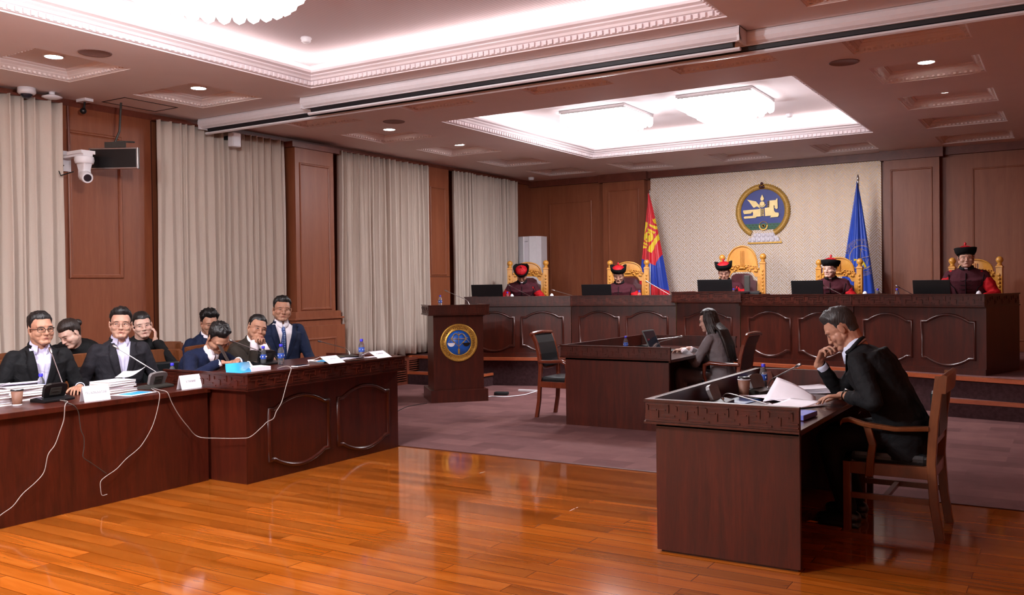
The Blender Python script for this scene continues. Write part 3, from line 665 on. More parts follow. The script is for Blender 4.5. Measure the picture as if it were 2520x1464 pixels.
# ================================================================ CHAIRS
def armchair(name, label, loc, rz, woodm='chair', arms=True, flat=True, group=None, pad='leather'):
    """local +Y forward; origin on the floor under the seat"""
    root = thing(name, label, 'chair', loc, R(rz), group); W2_ = .235
    for sx in (-1, 1):
        m = MB(); m.loft([[V((sx*W2_+a, -.25+b-o_, z)) for a, b in ((-.021, -.026), (.021, -.026), (.021, .026), (-.021, .026))] for z, o_ in ((0, .045), (.2, .015), (.45, .0), (.7, .015), (.98, .05))], 0, False); m.build('rear_post', woodm, root, bevel=.004)
        m = MB(); m.loft([[V((sx*(W2_+.01)+a, .235+b, z)) for a, b in ((-.022, -.022), (.022, -.022), (.022, .022), (-.022, .022))] for z in (0, .2, .43)], 0, False); m.build('leg', woodm, root, bevel=.004)
        if arms:
            m = MB(); m.loft([[V((sx*(W2_+.035+q)+a, y+0, z+b)) for a, b in ((-.026, -.016), (.026, -.016), (.028, .012), (-.028, .012))] for y, z, q in ((-.24, .665, -.03), (-.05, .655, .0), (.12, .675, .02), (.21, .70, .02), (.25, .69, .01), (.262, .672, .01))], 0, False); m.build('armrest', woodm, root, bevel=.006)
            m = MB(); m.loft([[V((sx*(W2_+.03+q)+a, y+b, z)) for a, b in ((-.018, -.022), (.018, -.022), (.018, .022), (-.018, .022))] for y, z, q in ((.10, .35, .0), (.09, .45, .01), (.075, .55, .015), (.105, .66, .012))], 0, False); m.build('arm_support', woodm, root, bevel=.004)
        m = MB(); m.box(sx*W2_-.012, sx*W2_+.012, -.24, .22, .2, .235); m.build('stretcher', woodm, root)
    m = MB(); m.box(-W2_, W2_, .0, .03, .205, .23); m.build('stretcher', woodm, root)
    m = MB(); m.box(-W2_-.02, W2_+.02, .215, .255, .36, .43); m.box(-W2_+.01, W2_-.01, -.27, -.24, .36, .43)
    for sx in (-1, 1): m.box(sx*W2_-.018, sx*W2_+.018, -.25, .22, .355, .43)
    m.build('seat_rail', woodm, root, bevel=.003)
    m = MB(); m.cbox((0, -.005, .46), (.45, .45, .075)); m.build('seat_pad', pad, root, bevel=.028)
    m = MB(); n_ = 8; rg = []
    for i in range(n_+1):
        x = -W2_-.024+(2*W2_+.048)*i/n_; cr = .012*math.sin(PI*i/n_)
        rg.append([V((x, -.315+b-cr*1.2, z+cr*(1 if z > .95 else .4))) for b, z in ((-.018, .88), (.024, .88), (.008, .985), (-.004, .995), (-.026, .985))])
    m.loft(rg, 0, False); m.build('top_rail', woodm, root, bevel=.005)
    m = MB(); m.box(-W2_+.02, W2_-.02, -.275, -.252, .56, .60); m.build('lower_rail', woodm, root)
    m = MB(); m.cbox((0, -.266, .745), (.40, .05, .29), 0, TR(0, -.0, 0)); m.build('back_pad', pad, root, bevel=.02)
    return root
def sidechair(name, label, loc, rz, group=None):
    """curved, narrow-waisted back with a scrolled top rail, black leather"""
    root = thing(name, label, 'chair', loc, R(rz), group); W2_ = .225
    sp_ = [(0, .05), (.2, .015), (.44, .0), (.6, -.002), (.75, .02), (.88, .055), (.985, .10)]
    for sx in (-1, 1):
        m = MB(); m.loft([[V((sx*(W2_-(.015 if .5 < z < .9 else 0))+a, -.22-o_+b, z)) for a, b in ((-.019, -.022), (.019, -.022), (.019, .022), (-.019, .022))] for z, o_ in sp_], 0, False); m.build('rear_post', 'chairred', root, bevel=.006)
        m = MB(); m.loft([[V((sx*W2_+a, y+b, z)) for a, b in ((-.019, -.019), (.019, -.019), (.021, .021), (-.021, .021))] for y, z in ((.245, 0), (.225, .2), (.215, .43))], 0, False); m.build('leg', 'chairred', root, bevel=.004)
        m = MB(); m.tube([(sx*(W2_+.005), -.23, .66), (sx*(W2_+.03), -.05, .665), (sx*(W2_+.035), .09, .675), (sx*(W2_+.035), .15, .65), (sx*(W2_+.03), .16, .55), (sx*(W2_+.012), .13, .42)], [.018, .02, .024, .024, .02, .018], 10); m.build('armrest', 'chairred', root)
    m = MB(); m.box(-W2_-.01, W2_+.01, .20, .235, .36, .43); m.box(-W2_, W2_, -.24, -.21, .36, .43)
    for sx in (-1, 1): m.box(sx*W2_-.017, sx*W2_+.017, -.22, .21, .36, .43)
    m.build('seat_rail', 'chairred', root, bevel=.004)
    m = MB(); m.cbox((0, -.0, .455), (.43, .42, .06)); m.build('seat_pad', 'leather', root, bevel=.024)
    m = MB(); m.tube([(-W2_-.03, -.325, .975), (-W2_, -.318, .985), (0, -.33, .995), (W2_, -.318, .985), (W2_+.03, -.325, .975)], [.02, .026, .028, .026, .02], 10); m.build('top_rail', 'chairred', root)
    m = MB(); m.tube([(-W2_+.01, -.222, .62), (-.1, -.226, .585), (.1, -.226, .585), (W2_-.01, -.222, .62)], .017, 8); m.build('lower_rail', 'chairred', root)
    m = MB(); rg = []
    for z, o_, hw in ((.605, .0, .16), (.65, .003, .19), (.75, .02, .20), (.88, .055, .205), (.965, .092, .205)): rg.append([V((a, -.222-o_+b, z)) for a, b in ((-hw, -.022), (hw, -.022), (hw, .022), (-hw, .022))])
    m.loft(rg, 0, False); m.build('back_pad', 'leather', root, bevel=.01)
    return root
def throne(label, loc, rz, crest=.0, sc_=1.0, group='carved wooden thrones of the judges'):
    root = thing('judge_throne', label, 'chair', loc, R(rz), group); w2 = .315; zf = 1.40
    for sx in (-1, 1):
        m = MB(); m.box(sx*w2-.042, sx*w2+.042, -.30, -.22, 0, zf); m.box(sx*w2-.05, sx*w2+.05, -.31, -.21, zf-.03, zf-.015)
        for k in range(14): m.ball((sx*(w2-.0), -.215, .55+k*.055), (.018, .010, .022), 8)
        m.build('rear_post', 'honey', root, bevel=.004)
        m = MB(); m.lathe([(.03, 0), (.04, .012), (.024, .03), (.042, .05), (.052, .075), (.044, .105), (.022, .125), (0, .13)], 14, c=(sx*w2, -.26, zf)); m.build('finial', 'honey', root)
        m = MB(); m.box(sx*w2-.035, sx*w2+.035, .22, .29, 0, .68); m.build('leg', 'honey', root, bevel=.004)
        m = MB(); m.box(sx*w2-.045, sx*w2+.045, -.22, .31, .68, .73); m.build('armrest', 'honey', root, bevel=.012)
        m = MB(); m.box(sx*w2-.015, sx*w2+.015, -.22, .22, .46, .50); m.build('side_rail', 'honey', root)
    m = MB(); m.box(-w2, w2, .22, .28, .36, .48); m.box(-w2, w2, -.29, -.23, .36, .48); m.build('seat_rail', 'honey', root)
    m = MB(); m.cbox((0, 0, .50), (.56, .46, .09)); m.build('seat_pad', 'maroonleather', root, bevel=.03)
    # crest: rail plus carved half-round
    m = MB(); n_ = 24; hh = .20+crest; zb = 1.27
    poly = [(-w2+.03, zb-.10), (-w2+.03, zb+.02)]+[(-(w2-.08)*math.cos(PI*i/n_), zb+.02+(hh)*math.sin(PI*i/n_)**.75) for i in range(n_+1)]+[(w2-.03, zb+.02), (w2-.03, zb-.10)]
    ip = [(.20, zb-.10), (.16, zb-.035), (.10, zb-.02), (-.10, zb-.02), (-.16, zb-.035), (-.20, zb-.10)]
    mt = frame2((0, -.245, 0), (1, 0, 0), (0, 1, 0)); mt = M4(((1, 0, 0, 0), (0, 0, -1, -.235), (0, 1, 0, 0), (0, 0, 0, 1)))
    m.prism(poly+ip, 0, .045, 0, mt)
    m.tube([(-(w2-.08)*math.cos(PI*i/n_), -.228, zb+.02+hh*math.sin(PI*i/n_)**.75) for i in range(n_+1)], .012, 8)
    m.build('crest_rail', 'honey', root)
    m = MB(); random.seed(7)
    for s_ in (-1, 1):
        for k in range(9):
            x = s_*(.04+.026*k); z = zb+.035+.028*math.sin(k*1.7)-(.004*k); m.ball((x, -.226, z), (.020, .018, .016+.006*(k % 2)), 8)
        for k in range(5): m.tube([(s_*(.06+.04*k)+.018*math.cos(a_)*s_, -.224, zb+.075-.006*k+.016*math.sin(a_)) for a_ in [i*.8 for i in range(7)]], .007, 6)
    for k in (-1, 0, 1): m.box(k*.022-.005, k*.022+.005, -.228, -.214, zb+.04, zb+hh*.85)
    m.ball((0, -.226, zb+.04), (.05, .02, .02), 10); m.build('crest_carving', 'honey', root)
    m = MB(); poly = [(-.225, .55), (-.225, 1.10), (-.17, 1.13), (-.15, 1.19), (-.09, 1.225), (.09, 1.225), (.15, 1.19), (.17, 1.13), (.225, 1.10), (.225, .55)]
    m.prism(poly, 0, .07, 0, M4(((1, 0, 0, 0), (0, 0, -1, -.19), (0, 1, 0, 0), (0, 0, 0, 1)))); m.build('back_pad', 'maroonleather', root, bevel=.022)
    for sx in (-1, 1):
        m = MB(); m.box(sx*.25-.018, sx*.25+.018, -.27, -.24, .5, 1.2); m.build('back_stile', 'honey', root)
    m = MB(); m.box(-w2, w2, -.27, -.25, .5, .56); m.build('lower_rail', 'honey', root)
    root.scale = (sc_,)*3
    return root
# thrones on the platform
for x, y, rz, cr, sc_, lb_ in ((-8.14, 13.6, 203, .0, 1.02, 'leftmost judge throne, in front of the white air conditioner'), (-6.4, 13.95, 194, .0, 1.0, 'judge throne beside the red and blue flag'),
        (-4.50, 14.05, 184, .16, 1.03, 'tallest judge throne with maroon back pad, under the state emblem'), (-3.01, 13.9, 176, .06, .95, 'judge throne beside the blue court flag'), (-1.17, 13.55, 172, .0, .93, 'rightmost judge throne, at the end of the bench')):
    throne('honey-coloured carved '+lb_, (x, y, Z0), rz, cr, sc_)
armchair('armchair', 'brown wooden armchair with black seat under the man in the black suit', (-.985, 6.19, 0), 90, 'chair')
sidechair('side_chair', 'empty red-brown chair with black leather back, left of the middle desk', (-5.12, 9.44, 0), -90)
sidechair('side_chair', 'red-brown chair the woman with long hair sits on', (-3.33, 9.9, 0), 90)
FR = 'front row chairs behind the left desks'
for x, y, lb_, hs in ((-7.18, 4.2, 'front row chair of the man in black-framed glasses', 0), (-7.2, 4.88, 'front row chair of the man with thin glasses', 0), (-6.98, 5.45, 'front row chair of the man bending over in a navy sweater', 0), (-7.16, 6.18, 'front row chair of the man with clasped hands', 0), (-7.36, 6.8, 'front row chair of the man with the patterned tie', 0)):
    armchair('conference_chair', 'brown wooden '+lb_, (x, y, 0), -90, 'chair', arms=False, group=FR)
BR = 'back row chairs near the curtains'
for x, y, lb_ in ((-8.02, 4.75, 'back row chair of the woman with hair tied back'), (-7.92, 5.5, 'back row chair of the woman resting her cheek on a hand'), (-8.02, 6.28, 'back row chair of the young man in the navy jacket')):
    armchair('conference_chair', 'brown wooden '+lb_, (x, y, 0), -90, 'chair', arms=False, group=BR)
# coat hung over a chair back
m = MB(); 
for k in range(2): chain_pts = None
# ================================================================ SMALL THINGS
def bottle(label, x, y, z, s_=1.0, group='plastic water bottles'):
    root = thing('water_bottle', label, 'bottle', (x, y, z), random.uniform(0, 6), group)
    m = MB(); m.lathe([(0, .002), (.024, 0), (.028, .006), (.027, .03), (.029, .05), (.029, .075), (.0295, .10), (.028, .125), (.022, .145), (.0125, .16), (.0125, .168)], 20); m.build('bottle_body', 'clear', root)
    m = MB(); m.lathe([(.0298, .062), (.0302, .064), (.0302, .104), (.0298, .106)], 20); lb = m.build('bottle_label', 'blue', root)
    m = MB()
    for k in range(6): a_ = k*PI/3; m.ball((.0302*math.cos(a_), .0302*math.sin(a_), .084), (.003, .007, .009), 8)
    m.build('label_print', 'paper', lb)
    m = MB(); m.lathe([(0, .164), (.0155, .164), (.016, .168), (.016, .186), (.014, .189), (0, .189)], 18); m.build('bottle_cap', 'bluecap', root)
    root.scale = (s_,)*3; return root
def mic_unit(label, x, y, z, rz, tip, cm='grey', base_off=(.09, .0), tall=1, back=True, group='conference microphones'):
    """delegate unit: wedge base, tilted speaker panel, gooseneck. local +Y is the back (seen from the hall). tip in local coordinates"""
    root = thing('conference_microphone', label, 'microphone', (x, y, z), R(rz), group)
    m = MB(); m.prism([(-.09, 0), (.065, 0), (.065, .022), (.0, .034), (-.09, .018)], -.125, .125, 0, M4(((0, 0, 1, 0), (-1, 0, 0, 0), (0, 1, 0, 0), (0, 0, 0, 1)))); m.build('base', 'dkgrey' if cm == 'grey' else 'black', root, bevel=.004)
    if back:
        mt = TR(0, .03, .028) @ RX(R(-20)); m = MB(); poly = [(-.085, 0), (.085, 0), (.095, .075), (.085, .095), (.04, .104), (-.04, .104), (-.085, .095), (-.095, .075)]
        q = mt @ M4(((1, 0, 0, 0), (0, 0, -1, 0), (0, 1, 0, 0), (0, 0, 0, 1))); m.prism(poly, 0, .024, 0, q); sp = m.build('speaker_panel', 'grey' if cm == 'grey' else 'black', root, bevel=.006)
        m = MB(); m.prism([(-.045, .02), (.045, .02), (.045, .075), (-.045, .075)], -.004, .0, 0, q); m.box(-.03, .03, .045, .052, -.006, -.004, 0, q); m.build('recess_plate', 'dkgrey', sp)
    b = V((base_off[0], base_off[1], .025)); tp = V(tip); top = b+V((0, 0, .055)); d = (tp-top)
    m = MB(); m.lathe([(0, 0), (.012, 0), (.010, .018), (.006, .02), (0, .02)], 12, c=tuple(b-V((0, 0, .004)))); pts = []
    for i in range(13):
        t_ = i/12; pts.append(b*(1-t_)**2+top*2*t_*(1-t_)*1.0+(top+d*.22)*t_*t_)
    pts += [top+d*.6, tp]; m.tube(pts, .0042, 8); m.build('gooseneck', 'steel', root)
    m = MB(); dn = d.normalized(); m.tube([tp-dn*.012, tp, tp+dn*.008, tp+dn*.03, tp+dn*.046, tp+dn*.05], [.006, .008, .0105, .0105, .009, .003], 12); m.build('microphone_head', 'steel', root)
    return root
def local(x, y, z, rz, p):
    v = RZ(-R(rz)) @ V((p[0]-x, p[1]-y, p[2]-z)); return tuple(v)
def mic_at(label, x, y, z, rz, tipw, **k): return mic_unit(label, x, y, z, rz, local(x, y, z, rz, tipw), **k)
random.seed(3)
# facing: panel back (+Y local) towards the hall (+X world) => rz -90
mic_at('black conference microphone unit beside the brown cup on the near desk', -6.36, 3.85, .762, -84, (-6.60, 4.0, 1.10), cm='black', base_off=(-.10, .01))
mic_at('grey conference microphone unit beside the second stack of books', -6.40, 4.75, .762, -80, (-6.68, 4.62, 1.085), base_off=(-.11, .0))
mic_at('dark microphone unit in front of the man with clasped hands', -6.32, 5.86, .867, -90, (-6.50, 5.68, 1.08), cm='black', base_off=(-.08, 0))
mic_at('microphone unit at the right end of the rimmed left desk', -6.12, 6.70, .867, -95, (-6.55, 6.85, 1.01), cm='black', base_off=(-.09, 0), back=False)
mic_at('grey microphone unit behind the paper cup on the lower right desk', -1.93, 6.5, .762, 78, (-1.66, 6.45, .965), base_off=(.08, -.02))
mic_at('grey microphone unit with low neck near the left corner of the lower right desk', -1.98, 5.75, .762, 92, (-1.62, 5.62, .80), base_off=(.05, -.01))
mic_at('grey microphone unit in front of the laptop woman', -4.32, 10.25, .762, 95, (-3.95, 10.1, .93), base_off=(.07, 0))
mic_at('dark microphone at the far side of the middle desk', -4.6, 10.6, .762, 90, (-4.2, 10.72, .89), cm='black', back=False, base_off=(.06, 0))
mic_at('slim microphone standing on the lectern', -7.05, 10.25, 1.276, 45, (-7.45, 10.3, 1.49), cm='black', back=False, base_off=(0, 0))
for lb_, bx, by, tp in (('microphone before the leftmost judge', -7.5, 12.75, (-7.93, 12.72, 1.56)), ('microphone between the first two judges', -6.75, 12.9, (-7.16, 12.85, 1.47)), ('microphone right of the second judge', -5.22, 13.1, (-5.58, 13.0, 1.58)),
        ('microphone before the centre judge', -4.2, 13.05, (-4.36, 13.0, 1.47)), ('microphone before the fourth judge', -2.66, 12.9, (-2.92, 12.85, 1.50)), ('microphone left of the rightmost judge laptop', -1.74, 12.65, (-1.92, 12.6, 1.47))):
    mic_at(lb_+' on the bench', bx, by, 1.277 if 'centre' not in lb_ else 1.32, 0, tp, cm='black', back=False, base_off=(0, 0), group='microphones on the judges bench')
for lb_, x, y, z, s_ in (('in front of the man in black-framed glasses', -6.66, 3.95, .76, .95), ('between the grey microphone and the name plate', -6.52, 5.02, .76, .95), ('beside the blue booklet, left of the pair', -6.26, 5.80, .866, .92), ('right one of the pair before the clasped hands', -6.14, 5.90, .866, 1.0),
        ('standing near the right end of the rimmed desk', -5.72, 6.52, .894, .95), ('partly hidden behind the paper cup', -2.0, 6.82, .76, .97), ('on the middle desk, left of the laptop', -4.55, 9.9, .76, .95), ('on the lectern top', -7.5, 10.2, 1.277, .85),
        ('on the bench before the leftmost judge', -7.9, 12.6, 1.277, .95), ('on the bench right of the second judge', -5.69, 12.9, 1.277, .95), ('on the bench in front of the blue flag', -2.2, 12.7, 1.277, .95), ('on the bench left of the rightmost laptop', -1.94, 12.55, 1.277, .95), ('beside the centre judge microphone', -4.28, 13.12, 1.32, .8)):
    bottle('blue-capped water bottle '+lb_, x, y, z, s_)
def cup(label, x, y, z, lid=True, s_=1.0):
    root = thing('paper_cup', label, 'cup', (x, y, z))
    m = MB(); m.lathe([(0, .0), (.027, 0), (.0285, .004), (.039, .105), (.036, .105), (.026, .01), (0, .01)], 24); m.build('cup_body', 'cup', root)
    m = MB(); m.lathe([(.0265, -.0), (.029, .001), (.0298, .010), (.0275, .010)], 24); m.build('cup_base_ring', 'paper', root)
    m = MB(); m.lathe([(.0385, .102), (.0405, .103), (.0405, .109), (.0385, .110)], 24); m.build('cup_rim', 'paper', root)
    m = MB(); m.lathe([(.041, .108), (.041, .113), (.036, .122), (.034, .120), (0, .118)] if lid else [(.0395, .103), (.0415, .104), (.0415, .112), (.037, .113), (.036, .108), (0, .107)], 24); m.build('cup_lid', 'black', root); root.scale = (s_,)*3
cup('brown paper cup with dark lid at the left edge of the near desk', -6.33, 3.58, .76, False, 1.02)
cup('brown paper cup with black lid on the lower right desk', -1.98, 6.28, .76, True, 1.12)
def nameplate(label, p, rz, text, w_=.24, h_=.125, tilt=16, mtx=None, ts=.028):
    root = thing('name_plate', label, 'name plate', p, R(rz), 'white name plates')
    for sg, nm in ((1, 'front_face'), (-1, 'rear_face')):
        m = MB(); mt = TR(0, 0, 0) @ RZ(0 if sg > 0 else PI) @ TR(0, -h_*math.sin(R(tilt)), 0) @ RX(PI/2-R(tilt)); m.box(-w_/2, w_/2, 0, h_, -.0008, .0008, 0, mt); o = m.build(nm, 'paper', root)
        if sg > 0 and text: textmesh('name_lettering', text, ts, 'ink', o, mt @ TR(0, h_*.52, .001), .0004)
    if mtx is not None: root.matrix_world = mtx
    return root
nameplate('white name plate left of the blue leaflet on the near desk', (-6.09, 4.02, .76), 88, 'П.ГАЛБААТАР', .205, .115, 16, None, .024)
nameplate('white name plate by the corner of the two left desks', (-6.10, 4.86, .76), 90, 'З.ТАМИР', .2, .115, 16, None, .022)
def slipped(label, x, y, z, text, w_=.24):   # plates hanging over the rim of the desk
    root = thing('name_plate', label, 'name plate', (x, y, z), R(90), 'white name plates')
    m = MB(); mt = RX(R(28)); m.box(-w_/2, w_/2, -.062, .062, -.001, .001, 0, mt); o = m.build('front_face', 'paper', root); textmesh('name_lettering', text, .022, 'ink', o, mt @ TR(0, .01, .0012), .0004)
    m = MB(); m.box(-w_/2, w_/2, 0, .10, -.001, .001, 0, TR(0, .05, .03) @ RX(R(-20))); m.build('rear_face', 'paper', root)
slipped('white name plate tipped over the rim in the middle of the left desk', -5.49, 5.88, .935, 'Б.ОРХОН', .2)
slipped('white name plate tipped over the rim at the right end of the left desk', -5.49, 6.52, .935, 'Г.УЧРАЛ', .2)
nameplate('grey-white name plate seen from behind beside the far microphone', (-2.0, 6.98, .76), 80, None, .22, .115)
def stack(kind, label, cat, x, y, z, n, sx, sy, sz, group, mat=('paper', 'page'), rot=0, jit=.012, seed=1):
    random.seed(seed); first = None
    for k in range(n):
        words = ['bottom', 'second from bottom', 'third from bottom', 'fourth from bottom', 'fifth from bottom', 'sixth from bottom', 'seventh from bottom'][k] if k < n-1 else 'topmost'
        root = thing(kind, '%s, %s' % (label, words), cat, (x+random.uniform(-jit, jit), y+random.uniform(-jit, jit), z+k*(sz+.0008)), R(rot+random.uniform(-6, 6)), group)
        m = MB(); m.box(-sx/2+.003, sx/2-.003, -sy/2+.003, sy/2-.003, .0015, sz-.0015); m.build('pages', mat[1], root)
        m = MB(); m.box(-sx/2, sx/2, -sy/2, sy/2, 0, .0015); m.box(-sx/2, sx/2, -sy/2, sy/2, sz-.0015, sz); m.box(-sx/2, -sx/2+.002, -sy/2, sy/2, .0015, sz-.0015); m.build('cover', mat[0], root)
G1 = 'white bound books on the near desk'
stack('bound_book', 'white bound book in the pile at the left edge', 'book', -6.50, 3.42, .76, 6, .21, .29, .0165, G1, rot=5, seed=2)
stack('bound_book', 'white bound book in the pile behind the brown cup', 'book', -6.66, 3.78, .76, 6, .21, .29, .0165, G1, rot=-5, seed=4)
stack('bound_book', 'white bound book in the pile before the man with thin glasses', 'book', -6.52, 4.46, .76, 5, .21, .27, .0165, G1, rot=8, seed=6)
stack('paper_bundle', 'white paper bundle under the clasped hands', 'papers', -6.0, 6.33, .866, 2, .2, .26, .012, 'bundles on the rimmed desk', rot=4, seed=8)
def sheet(name, label, x, y, z, sx, sy, rot, mat='paper', curl=0, cat='paper', group=None, tiltx=0):
    m = MB(); n_ = 10; vs = []
    for i in range(n_+1):
        for j in range(n_+1):
            u_, v_ = i/n_-.5, j/n_-.5; vs.append((u_*sx, v_*sy, curl*(max(0, u_+.1)**2*2+.15*v_*v_)))
    m.add(vs, [(i*(n_+1)+j, (i+1)*(n_+1)+j, (i+1)*(n_+1)+j+1, i*(n_+1)+j+1) for i in range(n_) for j in range(n_)], 0, True)
    o = m.build(name, mat); o.location = (x, y, z); o.rotation_euler = (R(tiltx), 0, R(rot)); s_ = o.modifiers.new('s', 'SOLIDIFY'); s_.thickness = .0012
    return tag(o, label, cat, group)
sheet('leaflet', 'white leaflet lying between the name plate and the grey microphone', -6.2, 4.42, .7615, .21, .30, 12)
o = sheet('leaflet', 'blue printed leaflet lying on the white one', -6.2, 4.43, .764, .13, .22, 12, 'cyan')
sheet('paper_sheet', 'loose sheet leaning on the books before the man with thin glasses', -6.70, 4.75, .86, .20, .16, 30, curl=.06, tiltx=14)
sheet('paper_sheet', 'open white sheet on the left book pile', -6.62, 3.5, .865, .21, .29, 25, curl=.05)
sheet('paper_sheet', 'white sheet on the pile behind the cup', -6.74, 3.8, .863, .21, .28, -12, curl=.04)
# booklet propped open: cyan cover with curved page block
root = thing('booklet', 'cyan-covered booklet standing half open at the corner of the rimmed desk', 'book', (-5.86, 5.14, .868), R(78))
m = MB(); rg = [V((.0, 0, 0)), V((.02, .0, .03)), V((.03, 0, .06)), V((.032, 0, .085))]
m.loft([[V((-.13, -.07, .002)), V((.09, -.07, .002)), V((.09, -.066, .002)), V((-.13, -.066, .002))], [V((-.11, -.02, .045)), V((.115, -.02, .045)), V((.115, -.016, .045)), V((-.11, -.016, .045))], [V((-.09, .02, .082)), V((.125, .02, .085)), V((.125, .024, .085)), V((-.09, .024, .082))]], 0, True); m.build('cover', 'cyan', root)
m = MB(); m.box(.10, .28, -.06, .10, .0, .042); m.loft([[V((.09, -.06, 0)), V((.12, -.06, 0)), V((.12, .08, 0)), V((.09, .08, 0))], [V((.12, -.01, .04)), V((.15, -.01, .04)), V((.15, .08, .04)), V((.12, .08, .04))], [V((.125, .02, .088)), V((.13, .02, .088)), V((.13, .05, .088)), V((.125, .05, .088))]], 0, True); m.build('page_block', 'paper', root)
sheet('brochure', 'blue and violet brochure spread on the rimmed desk', -5.74, 6.33, .899, .25, .34, 8, 'navyfolder', curl=.02)
sheet('brochure', 'cyan brochure under the papers before the clasped hands', -5.78, 6.15, .896, .2, .2, 30, 'cyan')
sheet('paper_sheet', 'white sheet over the blue brochure', -5.68, 6.30, .903, .21, .28, 15, curl=.02)
sheet('paper_sheet', 'white sheet beside the last microphone', -5.70, 6.55, .897, .14, .30, -6)
sheet('paper_sheet', 'yellowish sheet on the bundle near the clasped hands', -5.98, 6.34, .893, .2, .26, 10, 'goldpale', curl=.02)
def phone(label, x, y, z, rot, w_=.075, l_=.155):
    root = thing('mobile_phone', label, 'phone', (x, y, z), R(rot)); m = MB(); m.box(-w_/2, w_/2, -l_/2, l_/2, 0, .008); m.build('case', 'white', root, bevel=.003); m = MB(); m.box(-w_/2+.003, w_/2-.003, -l_/2+.003, l_/2-.003, .008, .0088); m.build('screen', 'lens', root)
phone('phone in a pale case lying at the corner of the two desks', -6.42, 5.06, .866, 80); phone('black phone on the rim by the second bottle', -5.62, 5.62, .894, 5)
phone('black phone lying on the papers of the lower right desk', -1.62, 6.36, .782, 60, .08, .17)
# papers on the right-hand desk
sheet('folder', 'dark blue folder under the low microphone on the lower right desk', -1.92, 6.02, .7625, .30, .22, 80, 'navyfolder')
def bentsheet(label, quad, bulge=.0, n_=8):
    """sheet through four corners, bulging upward"""
    q = [V(p) for p in quad]; vs = []
    for i in range(n_+1):
        for j in range(n_+1):
            a, b = i/n_, j/n_; p = (q[0]*(1-a)+q[1]*a)*(1-b)+(q[3]*(1-a)+q[2]*a)*b; vs.append(tuple(p+V((0, 0, bulge*math.sin(PI*a)*(1-.3*b)))))
    m = MB(); m.add(vs, [(i*(n_+1)+j, (i+1)*(n_+1)+j, (i+1)*(n_+1)+j+1, i*(n_+1)+j+1) for i in range(n_) for j in range(n_)], 0, True)
    o = m.build('paper_sheet', 'paper'); s_ = o.modifiers.new('s', 'SOLIDIFY'); s_.thickness = .0012; return tag(o, label, 'paper')
bentsheet('large white page held up in a peak before the man in the black suit', [(-1.76, 5.98, .767), (-1.42, 6.02, .772), (-1.45, 6.12, .80), (-1.71, 6.14, .918)], .02)
bentsheet('white sheet pointing left over the blue folder', [(-1.93, 6.14, .78), (-1.45, 5.80, .768), (-1.33, 6.02, .768), (-1.78, 6.38, .775)], .012)
sheet('paper_sheet', 'white sheet near the desk edge above the violet book', -1.48, 5.62, .803, .30, .22, 70, curl=.03)
for k in range(5): sheet('paper_sheet', 'loose printed sheet, %s of the fanned pile at the far end' % ['lowest', 'second lowest', 'middle', 'second highest', 'highest'][k], -1.62-.01*k, 6.72+.008*k, .763+.006*k, .32, .24, 10+7*k, curl=.015, group='fanned printed sheets')
root = thing('violet_book', 'violet-blue book on the near corner of the lower right desk', 'book', (-1.46, 5.42, .762), R(85)); 
MT['violet'] = plain('violet_cover', '6a74c8', .5); m = MB(); m.box(-.12, .12, -.15, .15, 0, .03); m.build('cover', 'violet', root, bevel=.003); m = MB(); m.box(.1, .1215, -.145, .145, .004, .026); m.build('pages', 'page', root)
m = MB(); m.ball((-1.78, 5.36, .79), (.045, .045, .028), 14); o = m.build('glass_paperweight', 'clear'); tag(o, 'clear rounded object by the near rim of the lower right desk', 'paperweight')
# laptops of the judges, clerk laptop
def laptop(label, x, y, z, rz, w_=.42, h_=.27, tilt=12, mat='black', group=None, base=True):
    root = thing('laptop', label, 'laptop', (x, y, z), R(rz), group)
    m = MB(); m.box(-w_/2, w_/2, 0, h_*.9, 0, .02); m.build('keyboard_base', mat if mat != 'screenglow' else 'grey', root, bevel=.004)
    m = MB(); mt = TR(0, 0, .02) @ RX(PI/2+R(tilt)); m.box(-w_/2, w_/2, 0, h_, -.012, 0, 0, mt); o = m.build('screen_lid', mat, root, bevel=.004)
    m = MB(); m.box(-w_/2+.015, w_/2-.015, .015, h_-.015, -.0135, -.012, 0, mt); m.build('display', 'lens', o)
    return root
for lb_, x, y, z, w_, h_, rz in (('leftmost judge laptop, black', -8.19, 12.45, 1.277, .54, .285, 14), ('black laptop left of the second judge', -6.39, 12.85, 1.277, .49, .265, 8), ('black laptop before the centre judge', -4.51, 12.98, 1.32, .52, .27, 2), ('black laptop before the fourth judge', -3.14, 12.85, 1.277, .44, .28, -4), ('rightmost judge laptop, black', -1.51, 12.4, 1.277, .44, .265, -8)):
    laptop(lb_+', seen from behind', x, y, z, rz, w_, h_, 10, group='laptops on the judges bench')
MT['lidgrey'] = plain('laptop_lid', '5d6666', .35, .3)
laptop('slim grey laptop the woman with long hair types on', -4.18, 9.92, .762, -90, .33, .25, 24, 'lidgrey')
